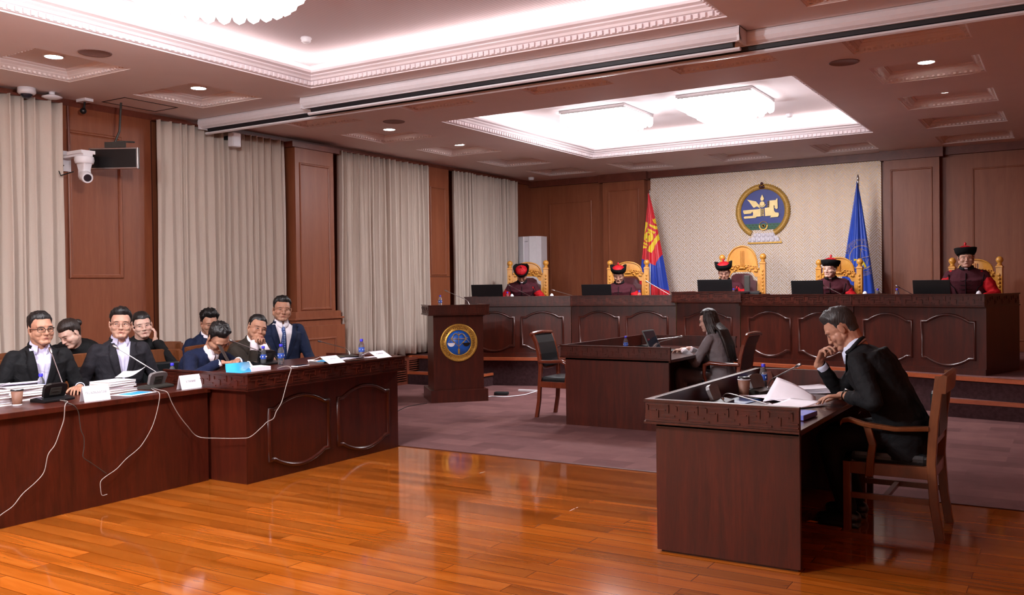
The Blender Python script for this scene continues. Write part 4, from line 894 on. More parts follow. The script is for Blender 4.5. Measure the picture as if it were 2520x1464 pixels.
# tissues, boxes on the bench
for lb_, x, y in (('crumpled white tissue on the bench between the first two judges', -7.15, 12.75), ('white tissue pack on the bench before the blue flag', -2.36, 12.7), ('small white item on the bench near the leftmost bottle', -7.78, 12.55), ('white paper scrap at the right end of the bench', -.98, 12.3)):
    m = MB(); m.ball((0, 0, .08), (.04, .035, .085), 10); o = m.build('tissue', 'paper'); o.location = (x, y, 1.26); tag(o, lb_, 'tissue')
m = MB(); m.box(-.04, .04, -.02, .02, 0, .34); o = m.build('desk_display', 'dkgrey', bevel=.006); o.location = (-4.06, 13.08, 1.32); tag(o, 'tall slim dark device beside the centre judge microphone', 'device')
m = MB(); m.box(-.09, .09, -.06, .06, 0, .14); o = m.build('desk_box', 'blackmatt', bevel=.006); o.location = (-3.93, 12.98, 1.277); tag(o, 'small black box on the bench right of the centre judge', 'box')
m = MB(); m.box(-.07, .07, -.05, .05, 0, .02); o = m.build('notepad', 'paper'); o.location = (-7.42, 9.98, 1.277); tag(o, 'white notepad on the left of the lectern top', 'notepad')
# cables hanging from the near desk
def cable(label, pts, rad=.0035, mat='cable'):
    P = [V(p) for p in pts]; q = [P[0]]
    for i in range(len(P)-1):
        a, b, c, d = P[max(0, i-1)], P[i], P[i+1], P[min(len(P)-1, i+2)]
        for k in range(1, 6):
            t_ = k/5; q.append(.5*((2*b)+(c-a)*t_+(2*a-5*b+4*c-d)*t_*t_+(3*b-a-3*c+d)*t_**3))
    m = MB(); m.tube(q, rad, 6); tag(m.build('cable', mat), label, 'cable')
XC = -5.985
cable('grey cable hanging from the black microphone unit down to the left edge', [(-6.22, 3.83, .775), (-6.05, 3.78, .78), (XC, 3.72, .765)]+[(XC, y, z) for y, z in ((3.71, .67), (3.68, .59), (3.64, .5), (3.59, .44), (3.56, .33), (3.5, .27), (3.41, .21), (3.34, .14), (3.26, .1), (3.15, .03))])
cable('dark cable hanging from the black microphone unit towards the middle of the front', [(-6.22, 3.86, .775), (-6.05, 3.76, .78), (XC, 3.78, .76)]+[(-5.99, y, z) for y, z in ((3.82, .71), (3.83, .64), (3.84, .57), (3.86, .52), (3.86, .45), (3.85, .39), (3.87, .36), (3.91, .33), (4.03, .23))], .003, 'dkgrey')
cable('grey cable with a hooked end hanging from the grey microphone unit', [(-6.26, 4.62, .775), (-6.05, 4.5, .78), (XC, 4.49, .76)]+[(XC, y, z) for y, z in ((4.47, .65), (4.42, .52), (4.34, .41), (4.28, .36), (4.19, .31), (4.11, .25), (4.02, .21), (3.98, .18), (3.98, .12), (3.99, .08), (4.03, .08))])
cable('long grey cable looping from the grey unit across to the rimmed desk', [(-6.26, 4.64, .775), (-6.05, 4.55, .78), (XC, 4.56, .765)]+[(XC, y, z) for y, z in ((4.6, .68), (4.66, .58), (4.74, .48), (4.84, .38))]+[(-5.8, 4.88, .375), (-5.56, 4.9, .39), (-5.5, 4.95, .40)]+[(-5.455, y, z) for y, z in ((5.03, .47), (5.08, .5), (5.15, .52), (5.18, .57), (5.24, .64), (5.29, .76), (5.33, .85), (5.35, .905))]+[(-5.52, 5.36, .92), (-5.62, 5.36, .898)])
cable('white power cable on the carpet right of the lectern', [(-7.0, 10.35, .012), (-6.95, 10.6, .012), (-6.85, 10.62, .012), (-6.72, 10.68, .012), (-6.62, 10.95, .012), (-6.65, 11.25, .012), (-6.66, 11.42, .015)], .008, 'white')
m = MB(); m.box(-.16, .16, -.02, .02, 0, .03); o = m.build('power_strip', 'white', bevel=.004); o.location = (-6.78, 11.36, .005); o.rotation_euler = (0, 0, .12); tag(o, 'white power strip on the carpet before the platform', 'power strip')
m = MB(); m.box(-.1, .1, -.05, .05, 0, .045); o = m.build('power_adapter', 'blackmatt', bevel=.012); o.location = (-6.93, 10.86, .005); o.rotation_euler = (0, 0, .3); tag(o, 'black power adapter on the carpet by the white cable', 'adapter')
m = MB(); m.tube([(0, 0, .004), (.02, .01, .006), (.05, .0, .006), (.075, .012, .005)], [.004, .013, .011, .003], 8, flat=.4); o = m.build('orange_scrap', 'goldpale'); MT['orange'] = plain('orange_scrap_mat', 'e08a1e', .6); o.data.materials[0] = MT['orange']; o.location = (-1.48, 5.98, 0.002); tag(o, 'small orange scrap on the floor under the lower right desk', 'scrap')
cable('thin dark cable lying on the carpet before the lectern', [(-7.33, 9.64, .008), (-7.36, 9.3, .008), (-7.25, 8.98, .008), (-7.12, 8.7, .008), (-7.0, 8.2, .008)], .004, 'blackmatt')
# ================================================================ WALL AND CEILING FITTINGS
root = thing('ptz_camera', 'white pan-tilt camera on a wall bracket left of the black screen', 'camera', (-9.29, 5.82, 2.95))
m = MB(); m.box(0, .012, -.07, .07, -.09, .13); m.build('wall_plate', 'white', root)
m = MB(); m.box(.012, .42, -.05, .06, .04, .065); m.box(.16, .42, -.07, .09, .065, .10); m.build('bracket', 'white', root)
m = MB(); m.lathe([(0, .04), (.095, .04), (.1, .0), (.09, -.035), (0, -.035)], 24, c=(.33, .02, 0)); m.build('camera_base', 'white', root, bevel=.004)
m = MB(); m.loft([[V((.33+dx*a, .02+dy*b, z)) for dx, dy in ((-1, -1), (1, -1), (1, 1), (-1, 1))] for z, a, b in ((-.03, .075, .05), (-.1, .055, .045), (-.17, .05, .05), (-.2, .035, .045))], 0, False); m.build('yoke', 'white', root, bevel=.015)
m = MB(); d_ = V((.75, -.25, -.25)).normalized(); b = V((.33, .02, -.16)); m.tube([b-d_*.05, b, b+d_*.09, b+d_*.12], [.05, .062, .062, .055], 24); hd = m.build('camera_head', 'white', root)
m = MB(); m.tube([b+d_*.115, b+d_*.125], [.042, .038], 24); m.build('lens', 'lens', hd)
m = MB(); m.tube([(.02, -.02, -.03), (.06, -.1, -.1), (.14, -.13, -.16), (.26, -.06, -.12)], .006, 6); m.build('camera_cable', 'blackmatt', root)
root = thing('hanging_display', 'black hanging screen in a silver frame beside the white camera', 'display', (-8.88, 6.13, 3.0), R(30))
m = MB(); m.box(-.27, .27, 0, .05, -.115, .115); m.build('frame', 'steel', root, bevel=.003)
m = MB(); m.box(-.255, .255, -.004, .002, -.1, .1); m.build('screen', 'black', root)
m = MB(); m.box(-.1, .12, .01, .05, .12, .18); m.tube([(.0, .03, .16), (.05, .05, .3), (.05, .1, .62)], .012, 8); m.tube([(-.05, .03, .17), (.02, .12, .2), (.1, .3, .22)], .01, 8); m.build('mount', 'dkgrey', root)
m = MB(); m.tube([(-9.27, 5.86, 3.57), (-9.26, 5.86, 3.05)], .014, 8); tag(m.build('cable_conduit', 'cornice'), 'brown cable conduit running down to the white camera', 'conduit')
root = thing('dome_camera', 'white ceiling dome camera above the far left curtain', 'camera', (-9.12, 5.32, H))
m = MB(); m.lathe([(0, 0), (.085, 0), (.088, -.05), (.075, -.065), (0, -.065)], 24); m.build('housing', 'white', root); m = MB(); m.ball((0, 0, -.062), (.058, .058, .05), 18); m.build('dome', 'lens', root)
root = thing('access_point', 'flat white disc-shaped device on the ceiling next to the dome camera', 'access point', (-9.1, 5.58, H))
m = MB(); m.lathe([(0, -.03), (.06, -.035), (.1, -.05), (.1, -.06), (.05, -.075), (0, -.078)], 24); m.build('body', 'white', root); m = MB(); m.lathe([(0, 0), (.03, 0), (.03, -.035), (0, -.035)], 12); m.build('stem', 'white', root)
root = thing('bullet_camera', 'small dark camera hanging from the ceiling above the pier', 'camera', (-9.16, 5.99, H))
m = MB(); m.box(-.08, .08, -.05, .05, -.03, 0); m.build('mount', 'white', root); m = MB(); m.tube([(0, 0, -.02), (0, -.01, -.10)], .012, 8); m.ball((0, -.02, -.13), .035, 12); m.build('camera_body', 'black', root)
root = thing('wall_speaker', 'white wall speaker on a dark bracket in front of the wide curtain', 'speaker', (-9.0, 7.93, 3.44))
m = MB(); m.box(-.05, .05, -.08, .06, -.09, .09); m.build('speaker_box', 'white', root, bevel=.018); m = MB(); m.box(-.3, -.03, -.03, .03, .02, .06); m.build('bracket', 'blackmatt', root)
m = MB(); m.lathe([(0, 0), (.06, 0), (.06, -.03), (.045, -.055), (0, -.055)], 18); o = m.build('ceiling_sensor', 'white'); o.location = (-8.95, 15.2, H); tag(o, 'small white sensor on the ceiling in the back left corner', 'sensor')
for x, y, z, lb_ in ((-6.33, 6.48, H+.345, 'white smoke detector in the front ceiling tray'), (-3.5, 13.35, H+.345, 'cream smoke detector in the rear ceiling tray')):
    m = MB(); m.lathe([(0, 0), (.05, 0), (.055, -.015), (.045, -.03), (.048, -.04), (.03, -.055), (0, -.056)], 20); o = m.build('smoke_detector', 'white'); o.location = (x, y, z); tag(o, lb_, 'smoke detector')
MT['grille'] = plain('speaker_grille', '8a6c66', .7, vary=.2, scale=200)
for x, y, lb_ in ((-7.3, 4.88, 'round ceiling speaker grille left of the front tray'), (-7.3, 9.0, 'round ceiling speaker grille beyond the screen housings, left'), (-1.86, 9.08, 'round ceiling speaker grille right of the rear tray')):
    m = MB(); m.lathe([(0, -.002), (.125, -.002), (.135, -.006), (.14, 0), (.0, 0)], 32); o = m.build('ceiling_speaker', 'grille'); o.location = (x, y, H); tag(o, lb_, 'ceiling speaker')
m = MB(); ring(m, (-9.13, -8.72, 6.17, 6.86), [(0, H), (0, H-.004), (.012, H-.004), (.012, H)]); tag(m.build('access_hatch', 'blackmatt'), 'dark outline of a ceiling access hatch above the pier', 'hatch')
# air conditioner
root = thing('air_conditioner', 'tall white floor-standing air conditioner in the back left corner', 'air conditioner', (-9.06, 15.35, Z0))
m = MB(); poly = [(-.25, .2), (-.26, -.05), (-.2, -.15), (-.06, -.19), (-.055, -.17), (.055, -.17), (.06, -.19), (.2, -.15), (.26, -.05), (.25, .2)]; m.prism(poly, 0, 2.07, 0, None, False); m.build('cabinet', 'white', root, bevel=.01)
m = MB(); m.box(-.05, .05, -.178, -.168, .1, 2.0); m.build('centre_strip', 'paper', root); textmesh('brand_mark', 'GREE', .03, 'ink', root, frame2((0, -.181, 1.97), (1, 0, 0), (0, -1, 0)), .0005)
# ================================================================ EMBLEM
root = thing('state_emblem', 'round gold and blue state emblem with winged horse on the fret panel', 'emblem', (0, 0, 0)); root.matrix_world = frame2((-4.63, YB-.05, 2.80), (1, 0, 0), (0, -1, 0))
ro, ri = .475, .385
m = MB(); nseg = 72
def arcring(r0, r1, a0, a1, z0, z1, n=nseg):
    rg = []
    for i in range(n+1):
        a_ = R(a0+(a1-a0)*i/n); c_, s_ = math.cos(a_), math.sin(a_); rg.append([V((c_*r0, s_*r0, z0)), V((c_*r0, s_*r0, z1)), V((c_*(r0+r1)/2, s_*(r0+r1)/2, z1+.012)), V((c_*r1, s_*r1, z1)), V((c_*r1, s_*r1, z0))])
    return rg
m.loft(arcring(ri, ro, -62, 242, 0, .03)); 
for i in range(60):
    a_ = R(-58+296*i/59); m.ball((math.cos(a_)*ro*.935, math.sin(a_)*ro*.935, .038), (.009, .009, .006), 6); m.ball((math.cos(a_)*ro*.87, math.sin(a_)*ro*.87, .038), (.008, .008, .006), 6); m.ball((math.cos(a_)*ro, math.sin(a_)*ro, .015), (.012, .012, .012), 6)
m.build('fret_ring', 'relief', root)
m = MB(); m.prism([(ri*1.01*math.cos(2*PI*k/64), max(-.315, ri*1.01*math.sin(2*PI*k/64))) for k in range(64)], 0, .012); m.build('blue_field', 'emblue', root)
m = MB(); q = [(ri*math.cos(R(a_)), ri*math.sin(R(a_))) for a_ in range(214, 327, 6)]; q = [p for p in q if p[1] > -.315]; q = [(-.325, -.215)]+[p for p in q if p[0] < 0]+[(-.21, -.318), (.21, -.318)]+[p for p in q if p[0] > 0]+[(.325, -.215)]
m.prism(q, .012, .018); hl_ = m.build('green_hills', 'green', root)
m = MB()
for rr in range(2):
    for i in range(10): m.prism([(-.30+.062*i+.03*rr+.018*math.cos(R(a_)), -.245-.04*rr+.016*math.sin(R(a_))) for a_ in range(0, 181, 30)], .018, .021)
m.build('hill_marks', 'black', hl_)
hs = .385/430.   # emblem drawing units
def P(l): return [((x-870)*hs, -(y-700)*hs) for x, y in l]
m = MB()
m.prism(list(reversed(P([(490, 665), (800, 655), (835, 640), (835, 800), (760, 800), (735, 825), (510, 830), (500, 800), (520, 785), (680, 780), (690, 740), (670, 690), (650, 735), (510, 738), (488, 700)]))), .012, .034)
m.prism(list(reversed(P([(915, 640), (1005, 630), (1012, 500), (1135, 497), (1145, 470), (1168, 470), (1165, 520), (1170, 660), (1140, 675), (1118, 655), (1105, 640), (1112, 610), (1090, 590), (1098, 700), (1120, 735), (1185, 745), (1190, 790), (1175, 825), (1020, 830), (1040, 795), (925, 800)]))), .012, .034)
m.prism(list(reversed(P([(565, 455), (740, 500), (790, 560), (830, 640), (760, 600), (700, 625), (670, 590), (650, 560), (630, 530), (610, 500)]))), .012, .03)
for x in (968, 968): 
    for y in (525, 560, 595, 625): m.ball((*P([(x+15, y)])[0], .022), (.02, .013, .012), 8)
m.build('winged_horse', 'goldpale', root)
m = MB(); cx, cy = P([(868, 555)])[0]; m.prism([(cx+.042*math.cos(2*PI*k/20), cy+.042*math.sin(2*PI*k/20)) for k in range(20)], .012, .04)
m.loft([[V((cx+r_*math.cos(a_), cy+r_*math.sin(a_), z)) for r_, z in ((.050, .012), (.050, .036), (.062, .036), (.062, .012))] for a_ in [R(190+160*i/14) for i in range(15)]], 0, False)
m.prism(list(reversed(P([(868, 375), (905, 455), (890, 495), (845, 495), (832, 455)]))), .012, .036)
for y in (665, 700, 735, 775): m.ball((*P([(872, y)])[0], .025), (.028, .014, .014), 10)
m.box(*P([(845, 0)])[0][:1], P([(852, 0)])[0][0], P([(0, 800)])[0][1], P([(0, 650)])[0][1], .012, .03); m.box(P([(893, 0)])[0][0], P([(900, 0)])[0][0], P([(0, 800)])[0][1], P([(0, 650)])[0][1], .012, .03); m.build('soyombo_symbol', 'goldpale', root)
m = MB(); cx, cy = P([(885, 985)])[0]
m.loft([[V((cx+r_*math.cos(a_), cy+r_*math.sin(a_), z)) for r_, z in ((.058, .018), (.058, .032), (.078, .032), (.078, .018))] for a_ in [R(170+200*i/18) for i in range(19)]], 0, False)
m.lathe([(.018, .018), (.018, .034), (.028, .034), (.028, .018)], 18, c=(cx, cy, 0)); m.tube([(cx+.07*math.cos(R(a_)), cy+.01+.065*math.sin(R(a_)), .026) for a_ in range(10, 171, 16)], .005, 6); m.build('wheel', 'gold', root)
m = MB()
for x, y, r_ in ((860, 165, .026), (832, 225, .028), (895, 225, .028), (862, 235, .022)): m.ball((*P([(x, y)])[0], .03), (r_, r_*1.2, .02), 12)
m.build('three_jewels', 'maroonleather', root)
m = MB()
for row, (yy, n_, w_, sx) in enumerate(((1165, 5, .062, .09), (1255, 7, .062, .088))):
    for i in range(n_):
        k = i-(n_-1)/2; cx, cy = P([(885, yy)])[0]; m.ball((cx+k*sx*(.85 if row == 0 else .93), cy, .02), (.034, .038, .014), 12, 0)
m.prism(list(reversed(P([(700, 1125), (1085, 1125), (1110, 1190), (1165, 1200), (1215, 1300), (585, 1300), (645, 1200), (680, 1190)]))), .0125, .018); pt = m.build('lotus_petals', 'paper', root)
m = MB(); m.prism(list(reversed(P([(640, 1195), (690, 1200), (1100, 1195), (1165, 1195), (1235, 1305), (1240, 1330), (565, 1330), (570, 1305)]))), 0, .012); m.box(*[P([(570, 0)])[0][0], P([(1240, 0)])[0][0]], P([(0, 1330)])[0][1], P([(0, 1308)])[0][1], .0, .03); m.build('lotus_base', 'gold', root)
# ================================================================ FLAGS
def drape(name, mats, apex, bl, br, zt, zb, yc, fn, seed, folds, N=150, Mr=150, parent=None, belly=.07):
    """cloth hanging from the tip of a pole; fn(u,v,x,z) -> material index"""
    vs = []; mi = []
    for j in range(Mr+1):
        v_ = j/Mr; z = zt+(zb-zt)*v_
        e = v_**.8
        for i in range(N+1):
            u_ = i/N; xl = apex[0]+(bl-apex[0])*v_-.03*math.sin(PI*v_)*0; xr = apex[0]+(br-apex[0])*(v_**.85)
            x = xl+(xr-xl)*u_; th = (u_-.5)*PI
            y = yc-(belly*math.cos(th)*(.35+e)+e*(.035*math.sin(u_*folds*PI+seed)+.012*math.sin(u_*folds*2.7*PI+v_*2)))
            vs.append((x, y, z+.0*u_))
    m = MB(); W_ = N+1; fs = []
    for j in range(Mr):
        for i in range(N):
            fs.append((j*W_+i, j*W_+i+1, (j+1)*W_+i+1, (j+1)*W_+i)); u_, v_ = (i+.5)/N, (j+.5)/Mr; p = vs[j*W_+i]
            mi.append(fn(u_, v_, p[0], p[2]))
    m.v = vs; m.f = fs; m.mi = mi; m.sm = [True]*len(fs); o = m.build('flag_cloth', mats, parent); s_ = o.modifiers.new('s', 'SOLIDIFY'); s_.thickness = .004; return o, vs, W_
def satin(name, c):
    t = NT(name); b = hexc(c); n1 = t.n('ShaderNodeTexNoise'); n1.inputs['Scale'].default_value = 200; t.l(t.coord(), n1.inputs[0]); t.l(t.ramp(n1.outputs[0], [(.3, tuple(x*.92 for x in b)), (.7, b)]), t.b.inputs['Base Color'])
    t.set(Roughness=.38); t.b.inputs['Specular IOR Level'].default_value = .5; t.b.inputs['Sheen Weight'].default_value = .2; return t.m
MT['flagred'] = satin('flag_red', 'd81c2c'); MT['flagblue'] = satin('flag_blue', '1c3fb0'); MT['flagyel'] = satin('flag_yellow', 'f2d21a'); MT['courtblue'] = satin('court_flag_blue', '1f4cc0')
# coordinates in a local drawing frame: photo-like millimetres, origin at the flag tip
def inpoly(x, y, poly):
    c_ = False; n = len(poly)
    for i in range(n):
        x1, y1 = poly[i]; x2, y2 = poly[i-1]
        if (y1 > y) != (y2 > y) and x < (x2-x1)*(y-y1)/(y2-y1)+x1: c_ = not c_
    return c_
AP = (-6.50, 3.18)
k_ = .625/440.   # metres per drawing unit (drawing: tip at 225,95; bottom right at 555,1400)
def f_mn(u_, v_, x, z):
    X = 225+(x-AP[0])/k_; Y = 95-(z-AP[1])/k_
    if X < 112+(Y-600)*-.09 and Y > 600: return 1
    # red upper part ends on the diagonal (110,905)-(320,1005)-(420,820)
    if Y < 905+(X-110)*.476 and (X < 320 or Y < 1005-(X-320)*1.85):
        for pl in (((175, 445), (232, 462), (165, 610), (130, 680), (140, 560)), ((218, 815), (280, 845), (385, 620), (350, 590), (330, 640)), ((220, 525), (322, 585), (310, 608), (210, 548)), ((245, 480), (350, 520), (322, 552), (250, 505)), ((145, 695), (238, 738), (228, 762), (136, 720)), ((132, 735), (222, 775), (150, 786)), ((275, 405), (300, 470), (345, 500), (340, 470), (310, 420), (318, 400), (335, 450), (345, 440), (312, 395), (290, 430))):
            if inpoly(X, Y, pl): return 2
        if (X-228)**2+(Y-643)**2 < 69**2:
            if (X-242)**2+(Y-612)**2 < 14**2 or (X-205)**2+(Y-672)**2 < 14**2: return 0
            return 2
        return 0
    if Y > 1190+(X-150)*.42: return 0
    return 1
root = thing('flagpole_flag', 'red and blue flag with yellow emblem hanging beside the fret panel', 'flag', (0, 0, 0))
drape('flag', ['flagred', 'flagblue', 'flagyel'], AP, -6.78, -6.02, AP[1], .75, 15.2, f_mn, 1.0, 5, 150, 230, root, .10)
m = MB(); m.tube([(-6.50, 15.25, 3.2), (-6.38, 14.93, Z0+.04)], .014, 10); m.build('pole', 'steel', root)
m = MB(); m.lathe([(0, -.0), (.012, 0), (.018, .03), (.012, .05), (0, .06)], 12, c=(-6.5, 15.25, 3.2)); m.build('pole_tip', 'steel', root)
m = MB(); m.lathe([(0, 0), (.16, 0), (.16, .03), (.03, .05), (.03, .1), (0, .1)], 24, c=(-6.38, 14.93, Z0+.005)); m.build('base', 'steel', root)
root = thing('flagpole_flag', 'blue flag with golden court seal hanging right of the emblem', 'flag', (0, 0, 0))
AP2 = (-2.93, 3.14); cxs, czs, rs = -2.86, 1.93, .29
o, vs_, W_ = drape('flag', ['courtblue'], AP2, -3.30, -2.60, AP2[1], .75, 15.2, lambda *a: 0, 2.2, 4, 90, 120, root, .10)
fb = BVHTree.FromPolygons([V(p) for p in vs_], [tuple(p.vertices) for p in o.data.polygons])
def onflag(x, z, off=.004):
    h = fb.ray_cast(V((x, 14, z)), V((0, 1, 0)))
    return V((x, (h[0].y if h[0] else 15.12)-off, z))
def ftube(pts, rad, m): m.tube([onflag(x, z) for x, z in pts], rad, 5, flat=.5)
m = MB()
def clipx(x, z): return -3.2 < x < -2.62 and fb.ray_cast(V((x, 14, z)), V((0, 1, 0)))[0] is not None
for r_ in (rs, rs*.93, rs*.66, rs*.62):
    run = []
    for i in range(73):
        a_ = 2*PI*i/72; x, z = cxs+r_*math.cos(a_), czs+r_*math.sin(a_)
        if clipx(x, z): run.append((x, z))
        else:
            if len(run) > 2: ftube(run, .0055, m)
            run = []
    if len(run) > 2: ftube(run, .0055, m)
cs_ = rs*.6
for pl in (((-.62, .1), (.0, .75), (.55, -.6), (-.62, .1)), ((0, .75), (-.05, -.1), (-.62, .1)), ((-.9, -.35), (.1, .85)), ((-.05, -.1), (.75, .1)), ((-.45, .9), (-.1, .8), (.1, .75), (.45, .6), (.68, .2), (.6, -.3), (.5, -.6))): ftube([(cxs-.01+x*cs_, czs+z*cs_) for x, z in pl], .006, m)
MT['goldbright'] = plain('gold_print', 'd8b76a', .5)
m.build('flag_seal_lines', 'goldbright', root)
m = MB(); pp = [onflag(cxs+x*cs_, czs+z*cs_, .006) for x, z in ((-.05, -.45), (.15, -.3), (.42, -.85), (.25, -.95), (.05, -.75))]; m.add(pp, [tuple(range(5))]); pp = [onflag(cxs+x*cs_, czs+z*cs_, .006) for x, z in ((-.95, -.3), (-.6, -.1), (-.25, -.2), (-.6, -.32))]; m.add(pp, [tuple(range(4))]); m.build('flag_seal_pans', 'flagyel', root)
ringtext(root, 'МОНГОЛ УЛСЫН', rs*.80, .062, 'goldbright', 0, 172, 40, 'flag_lettering', place=lambda v: onflag(cxs+v.x, czs+v.y, .009), ok=lambda x, z: clipx(cxs+x*1.12, czs+z) and clipx(cxs+x*.88, czs+z))
ringtext(root, 'ҮНДСЭН ХУУЛИЙН', rs*.80, .05, 'goldbright', 0, 325, 215, 'flag_lettering', place=lambda v: onflag(cxs+v.x, czs+v.y, .009), ok=lambda x, z: clipx(cxs+x*1.12, czs+z) and clipx(cxs+x*.88, czs+z))
m = MB(); m.tube([(-2.93, 15.27, 3.16), (-2.93, 15.27, Z0+.04)], .014, 10); m.build('pole', 'steel', root)
m = MB(); m.lathe([(0, -.0), (.012, 0), (.02, .04), (.014, .08), (0, .12)], 12, c=(-2.93, 15.27, 3.15)); m.build('pole_tip', 'steel', root)
m = MB(); m.lathe([(0, 0), (.16, 0), (.16, .03), (.03, .05), (.03, .1), (0, .1)], 24, c=(-2.93, 15.27, Z0+.005)); m.build('base', 'steel', root)
# ================================================================ PEOPLE
def skin(name, c):
    t = NT(name); n1 = t.n('ShaderNodeTexNoise'); n1.inputs['Scale'].default_value = 14; n1.inputs['Detail'].default_value = 4; t.l(t.coord(), n1.inputs[0])
    b = hexc(c); t.l(t.ramp(n1.outputs[0], [(.3, (b[0]*.9, b[1]*.8, b[2]*.8)), (.7, (min(1, b[0]*1.06), b[1]*1.08, b[2]*1.08))]), t.b.inputs['Base Color'])
    t.set(Roughness=.5); t.b.inputs['Subsurface Weight'].default_value = .12; t.b.inputs['Subsurface Radius'].default_value = (.6, .25, .15); t.b.inputs['Subsurface Scale'].default_value = .012
    t.b.inputs['Specular IOR Level'].default_value = .35; return t.m
def cloth(name, c, rough=.8, fine=300, spec=.25, vary=.12):
    t = NT(name); b = hexc(c); co = t.coord()
    n1 = t.n('ShaderNodeTexNoise'); n1.inputs['Scale'].default_value = fine; t.l(co, n1.inputs[0])
    n2 = t.n('ShaderNodeTexNoise'); n2.inputs['Scale'].default_value = 9; n2.inputs['Detail'].default_value = 3; n2.inputs['Distortion'].default_value = 1.5; t.l(co, n2.inputs[0])
    t.l(t.ramp(n1.outputs[0], [(.3, tuple(x*(1-vary) for x in b)), (.7, tuple(min(1, x*(1+vary)) for x in b))]), t.b.inputs['Base Color'])
    t.set(Roughness=rough); t.b.inputs['Specular IOR Level'].default_value = spec; t.bump(n2.outputs[0], .45, .02); return t.m
def hairm(name, c):
    t = NT(name); b = hexc(c); n1 = t.n('ShaderNodeTexNoise'); n1.inputs['Scale'].default_value = 1; n1.inputs['Detail'].default_value = 4; t.l(t.coord((160, 160, 14)), n1.inputs[0])
    t.l(t.ramp(n1.outputs[0], [(.3, tuple(x*.6 for x in b)), (.7, tuple(x*1.6 for x in b))]), t.b.inputs['Base Color']); t.set(Roughness=.42); t.b.inputs['Specular IOR Level'].default_value = .45
    t.bump(n1.outputs[0], .7, .006); return t.m
MT.update(skin_a=skin('skin_light', 'bd937e'), skin_b=skin('skin_tan', 'ae826a'), skin_c=skin('skin_fair', 'cda998'),
    lips=plain('lips', 'a05a50', .45, vary=.05), brow=plain('brow', '2a1d18', .7), eyew=plain('eye_white', 'cfc4be', .3, vary=.02), iris=plain('iris', '120c0a', .2), lash=plain('lash', '1c1412', .6),
    hair=hairm('black_hair', '0e0b0b'), hairbrown=hairm('dark_brown_hair', '211612'), hairgrey=hairm('greying_hair', '2a2726'),
    suit_black=cloth('black_suit', '0c0c0f'), suit_char=cloth('charcoal_suit', '1f1d23'), suit_navy=cloth('navy_suit', '16203a'), knit_navy=cloth('navy_knit', '121a34', .95), suit_olive=cloth('dark_olive_suit', '2f2822'),
    suit_grey=cloth('grey_suit', '787173'), black_top=cloth('black_top', '0d0d0f'), shirt_lilac=cloth('lilac_shirt', 'd5d2ee', .8, 200, vary=.03), shirt_white=cloth('white_shirt', 'ece4ea', .8, 200, vary=.03), shirt_blue=cloth('pale_blue_shirt', 'c9d0e4', .8, 200, vary=.03),
    robe_red=cloth('red_robe', 'b00d18', .75), robe_maroon=cloth('maroon_vest', '451822', .8), trim_black=cloth('black_trim', '120d10'), hat_red=cloth('red_hat', 'b0131f', .6), hat_fur=cloth('black_velvet', '080808', .95), trousers=cloth('dark_trousers', '131216'),
    shoe=plain('shoe_leather', '0c0b0b', .3), frame_dark=plain('glasses_frame', '1d1512', .3), frame_metal=plain('metal_glasses', '6b4a44', .3, .6), tie_dark=cloth('dark_red_tie', '4a1b22'))
t = NT('blue_patterned_tie'); vo = t.n('ShaderNodeTexVoronoi'); vo.inputs['Scale'].default_value = 48; vo.inputs['Randomness'].default_value = .15; t.l(t.coord(), vo.inputs[0])
t.l(t.ramp(vo.outputs[0], [(.0, hexc('e8eef8')), (.16, hexc('dfe8f5')), (.22, hexc('2c4a8a')), (.34, hexc('9ab4dc')), (.40, hexc('22407c')), (.8, hexc('1c3266'))]), t.b.inputs['Base Color']); t.set(Roughness=.6); MT['tie_blue'] = t.m

def remesh(mb, voxel, smooth=3, name='tmp', fac=.5):
    me = bpy.data.meshes.new('tmpm'); me.from_pydata(mb.v, [], mb.f); bm = bmesh.new(); bm.from_mesh(me); bmesh.ops.recalc_face_normals(bm, faces=bm.faces); bm.to_mesh(me); bm.free()
    o = bpy.data.objects.new('tmp', me); COL.objects.link(o)
    m = o.modifiers.new('r', 'REMESH'); m.mode = 'VOXEL'; m.voxel_size = voxel; m.use_smooth_shade = True
    if smooth: s_ = o.modifiers.new('s', 'SMOOTH'); s_.factor = fac; s_.iterations = smooth
    dg = bpy.context.evaluated_depsgraph_get(); out = bpy.data.meshes.new_from_object(o.evaluated_get(dg)); bpy.data.objects.remove(o); out.name = name; return out
def mobj(me, name, mat, parent):
    me.materials.clear()
    for m in (mat if isinstance(mat, (list, tuple)) else [mat]): me.materials.append(MT[m])
    o = bpy.data.objects.new(name, me); COL.objects.link(o); o.parent = parent; return o
def cone(mb, a, ra, b, rb, seg=12, ext=True):
    """tapered capsule"""
    a, b = V(a), V(b); d = b-a; L = d.length
    if L < 1e-5: return mb.ball(a, ra, seg)
    d.normalize(); x = d.orthogonal().normalized(); y = d.cross(x); prof = []
    for i in range(1, 5): t_ = PI/2*(1-i/4); prof.append((-ra*math.sin(t_), ra*math.cos(t_)))
    for i in range(0, 4): t_ = PI/2*i/4; prof.append((L+rb*math.sin(t_), rb*math.cos(t_)))
    prof = [(-ra, ra*.02)]+prof+[(L+rb, rb*.02)]
    mb.loft([[a+d*h+x*(r_*math.cos(2*PI*k/seg))+y*(r_*math.sin(2*PI*k/seg)) for k in range(seg)] for h, r_ in prof]); return mb
def chain(mb, pts, rads, seg=12):
    for i in range(len(pts)-1): cone(mb, pts[i], rads[i], pts[i+1], rads[i+1], seg)
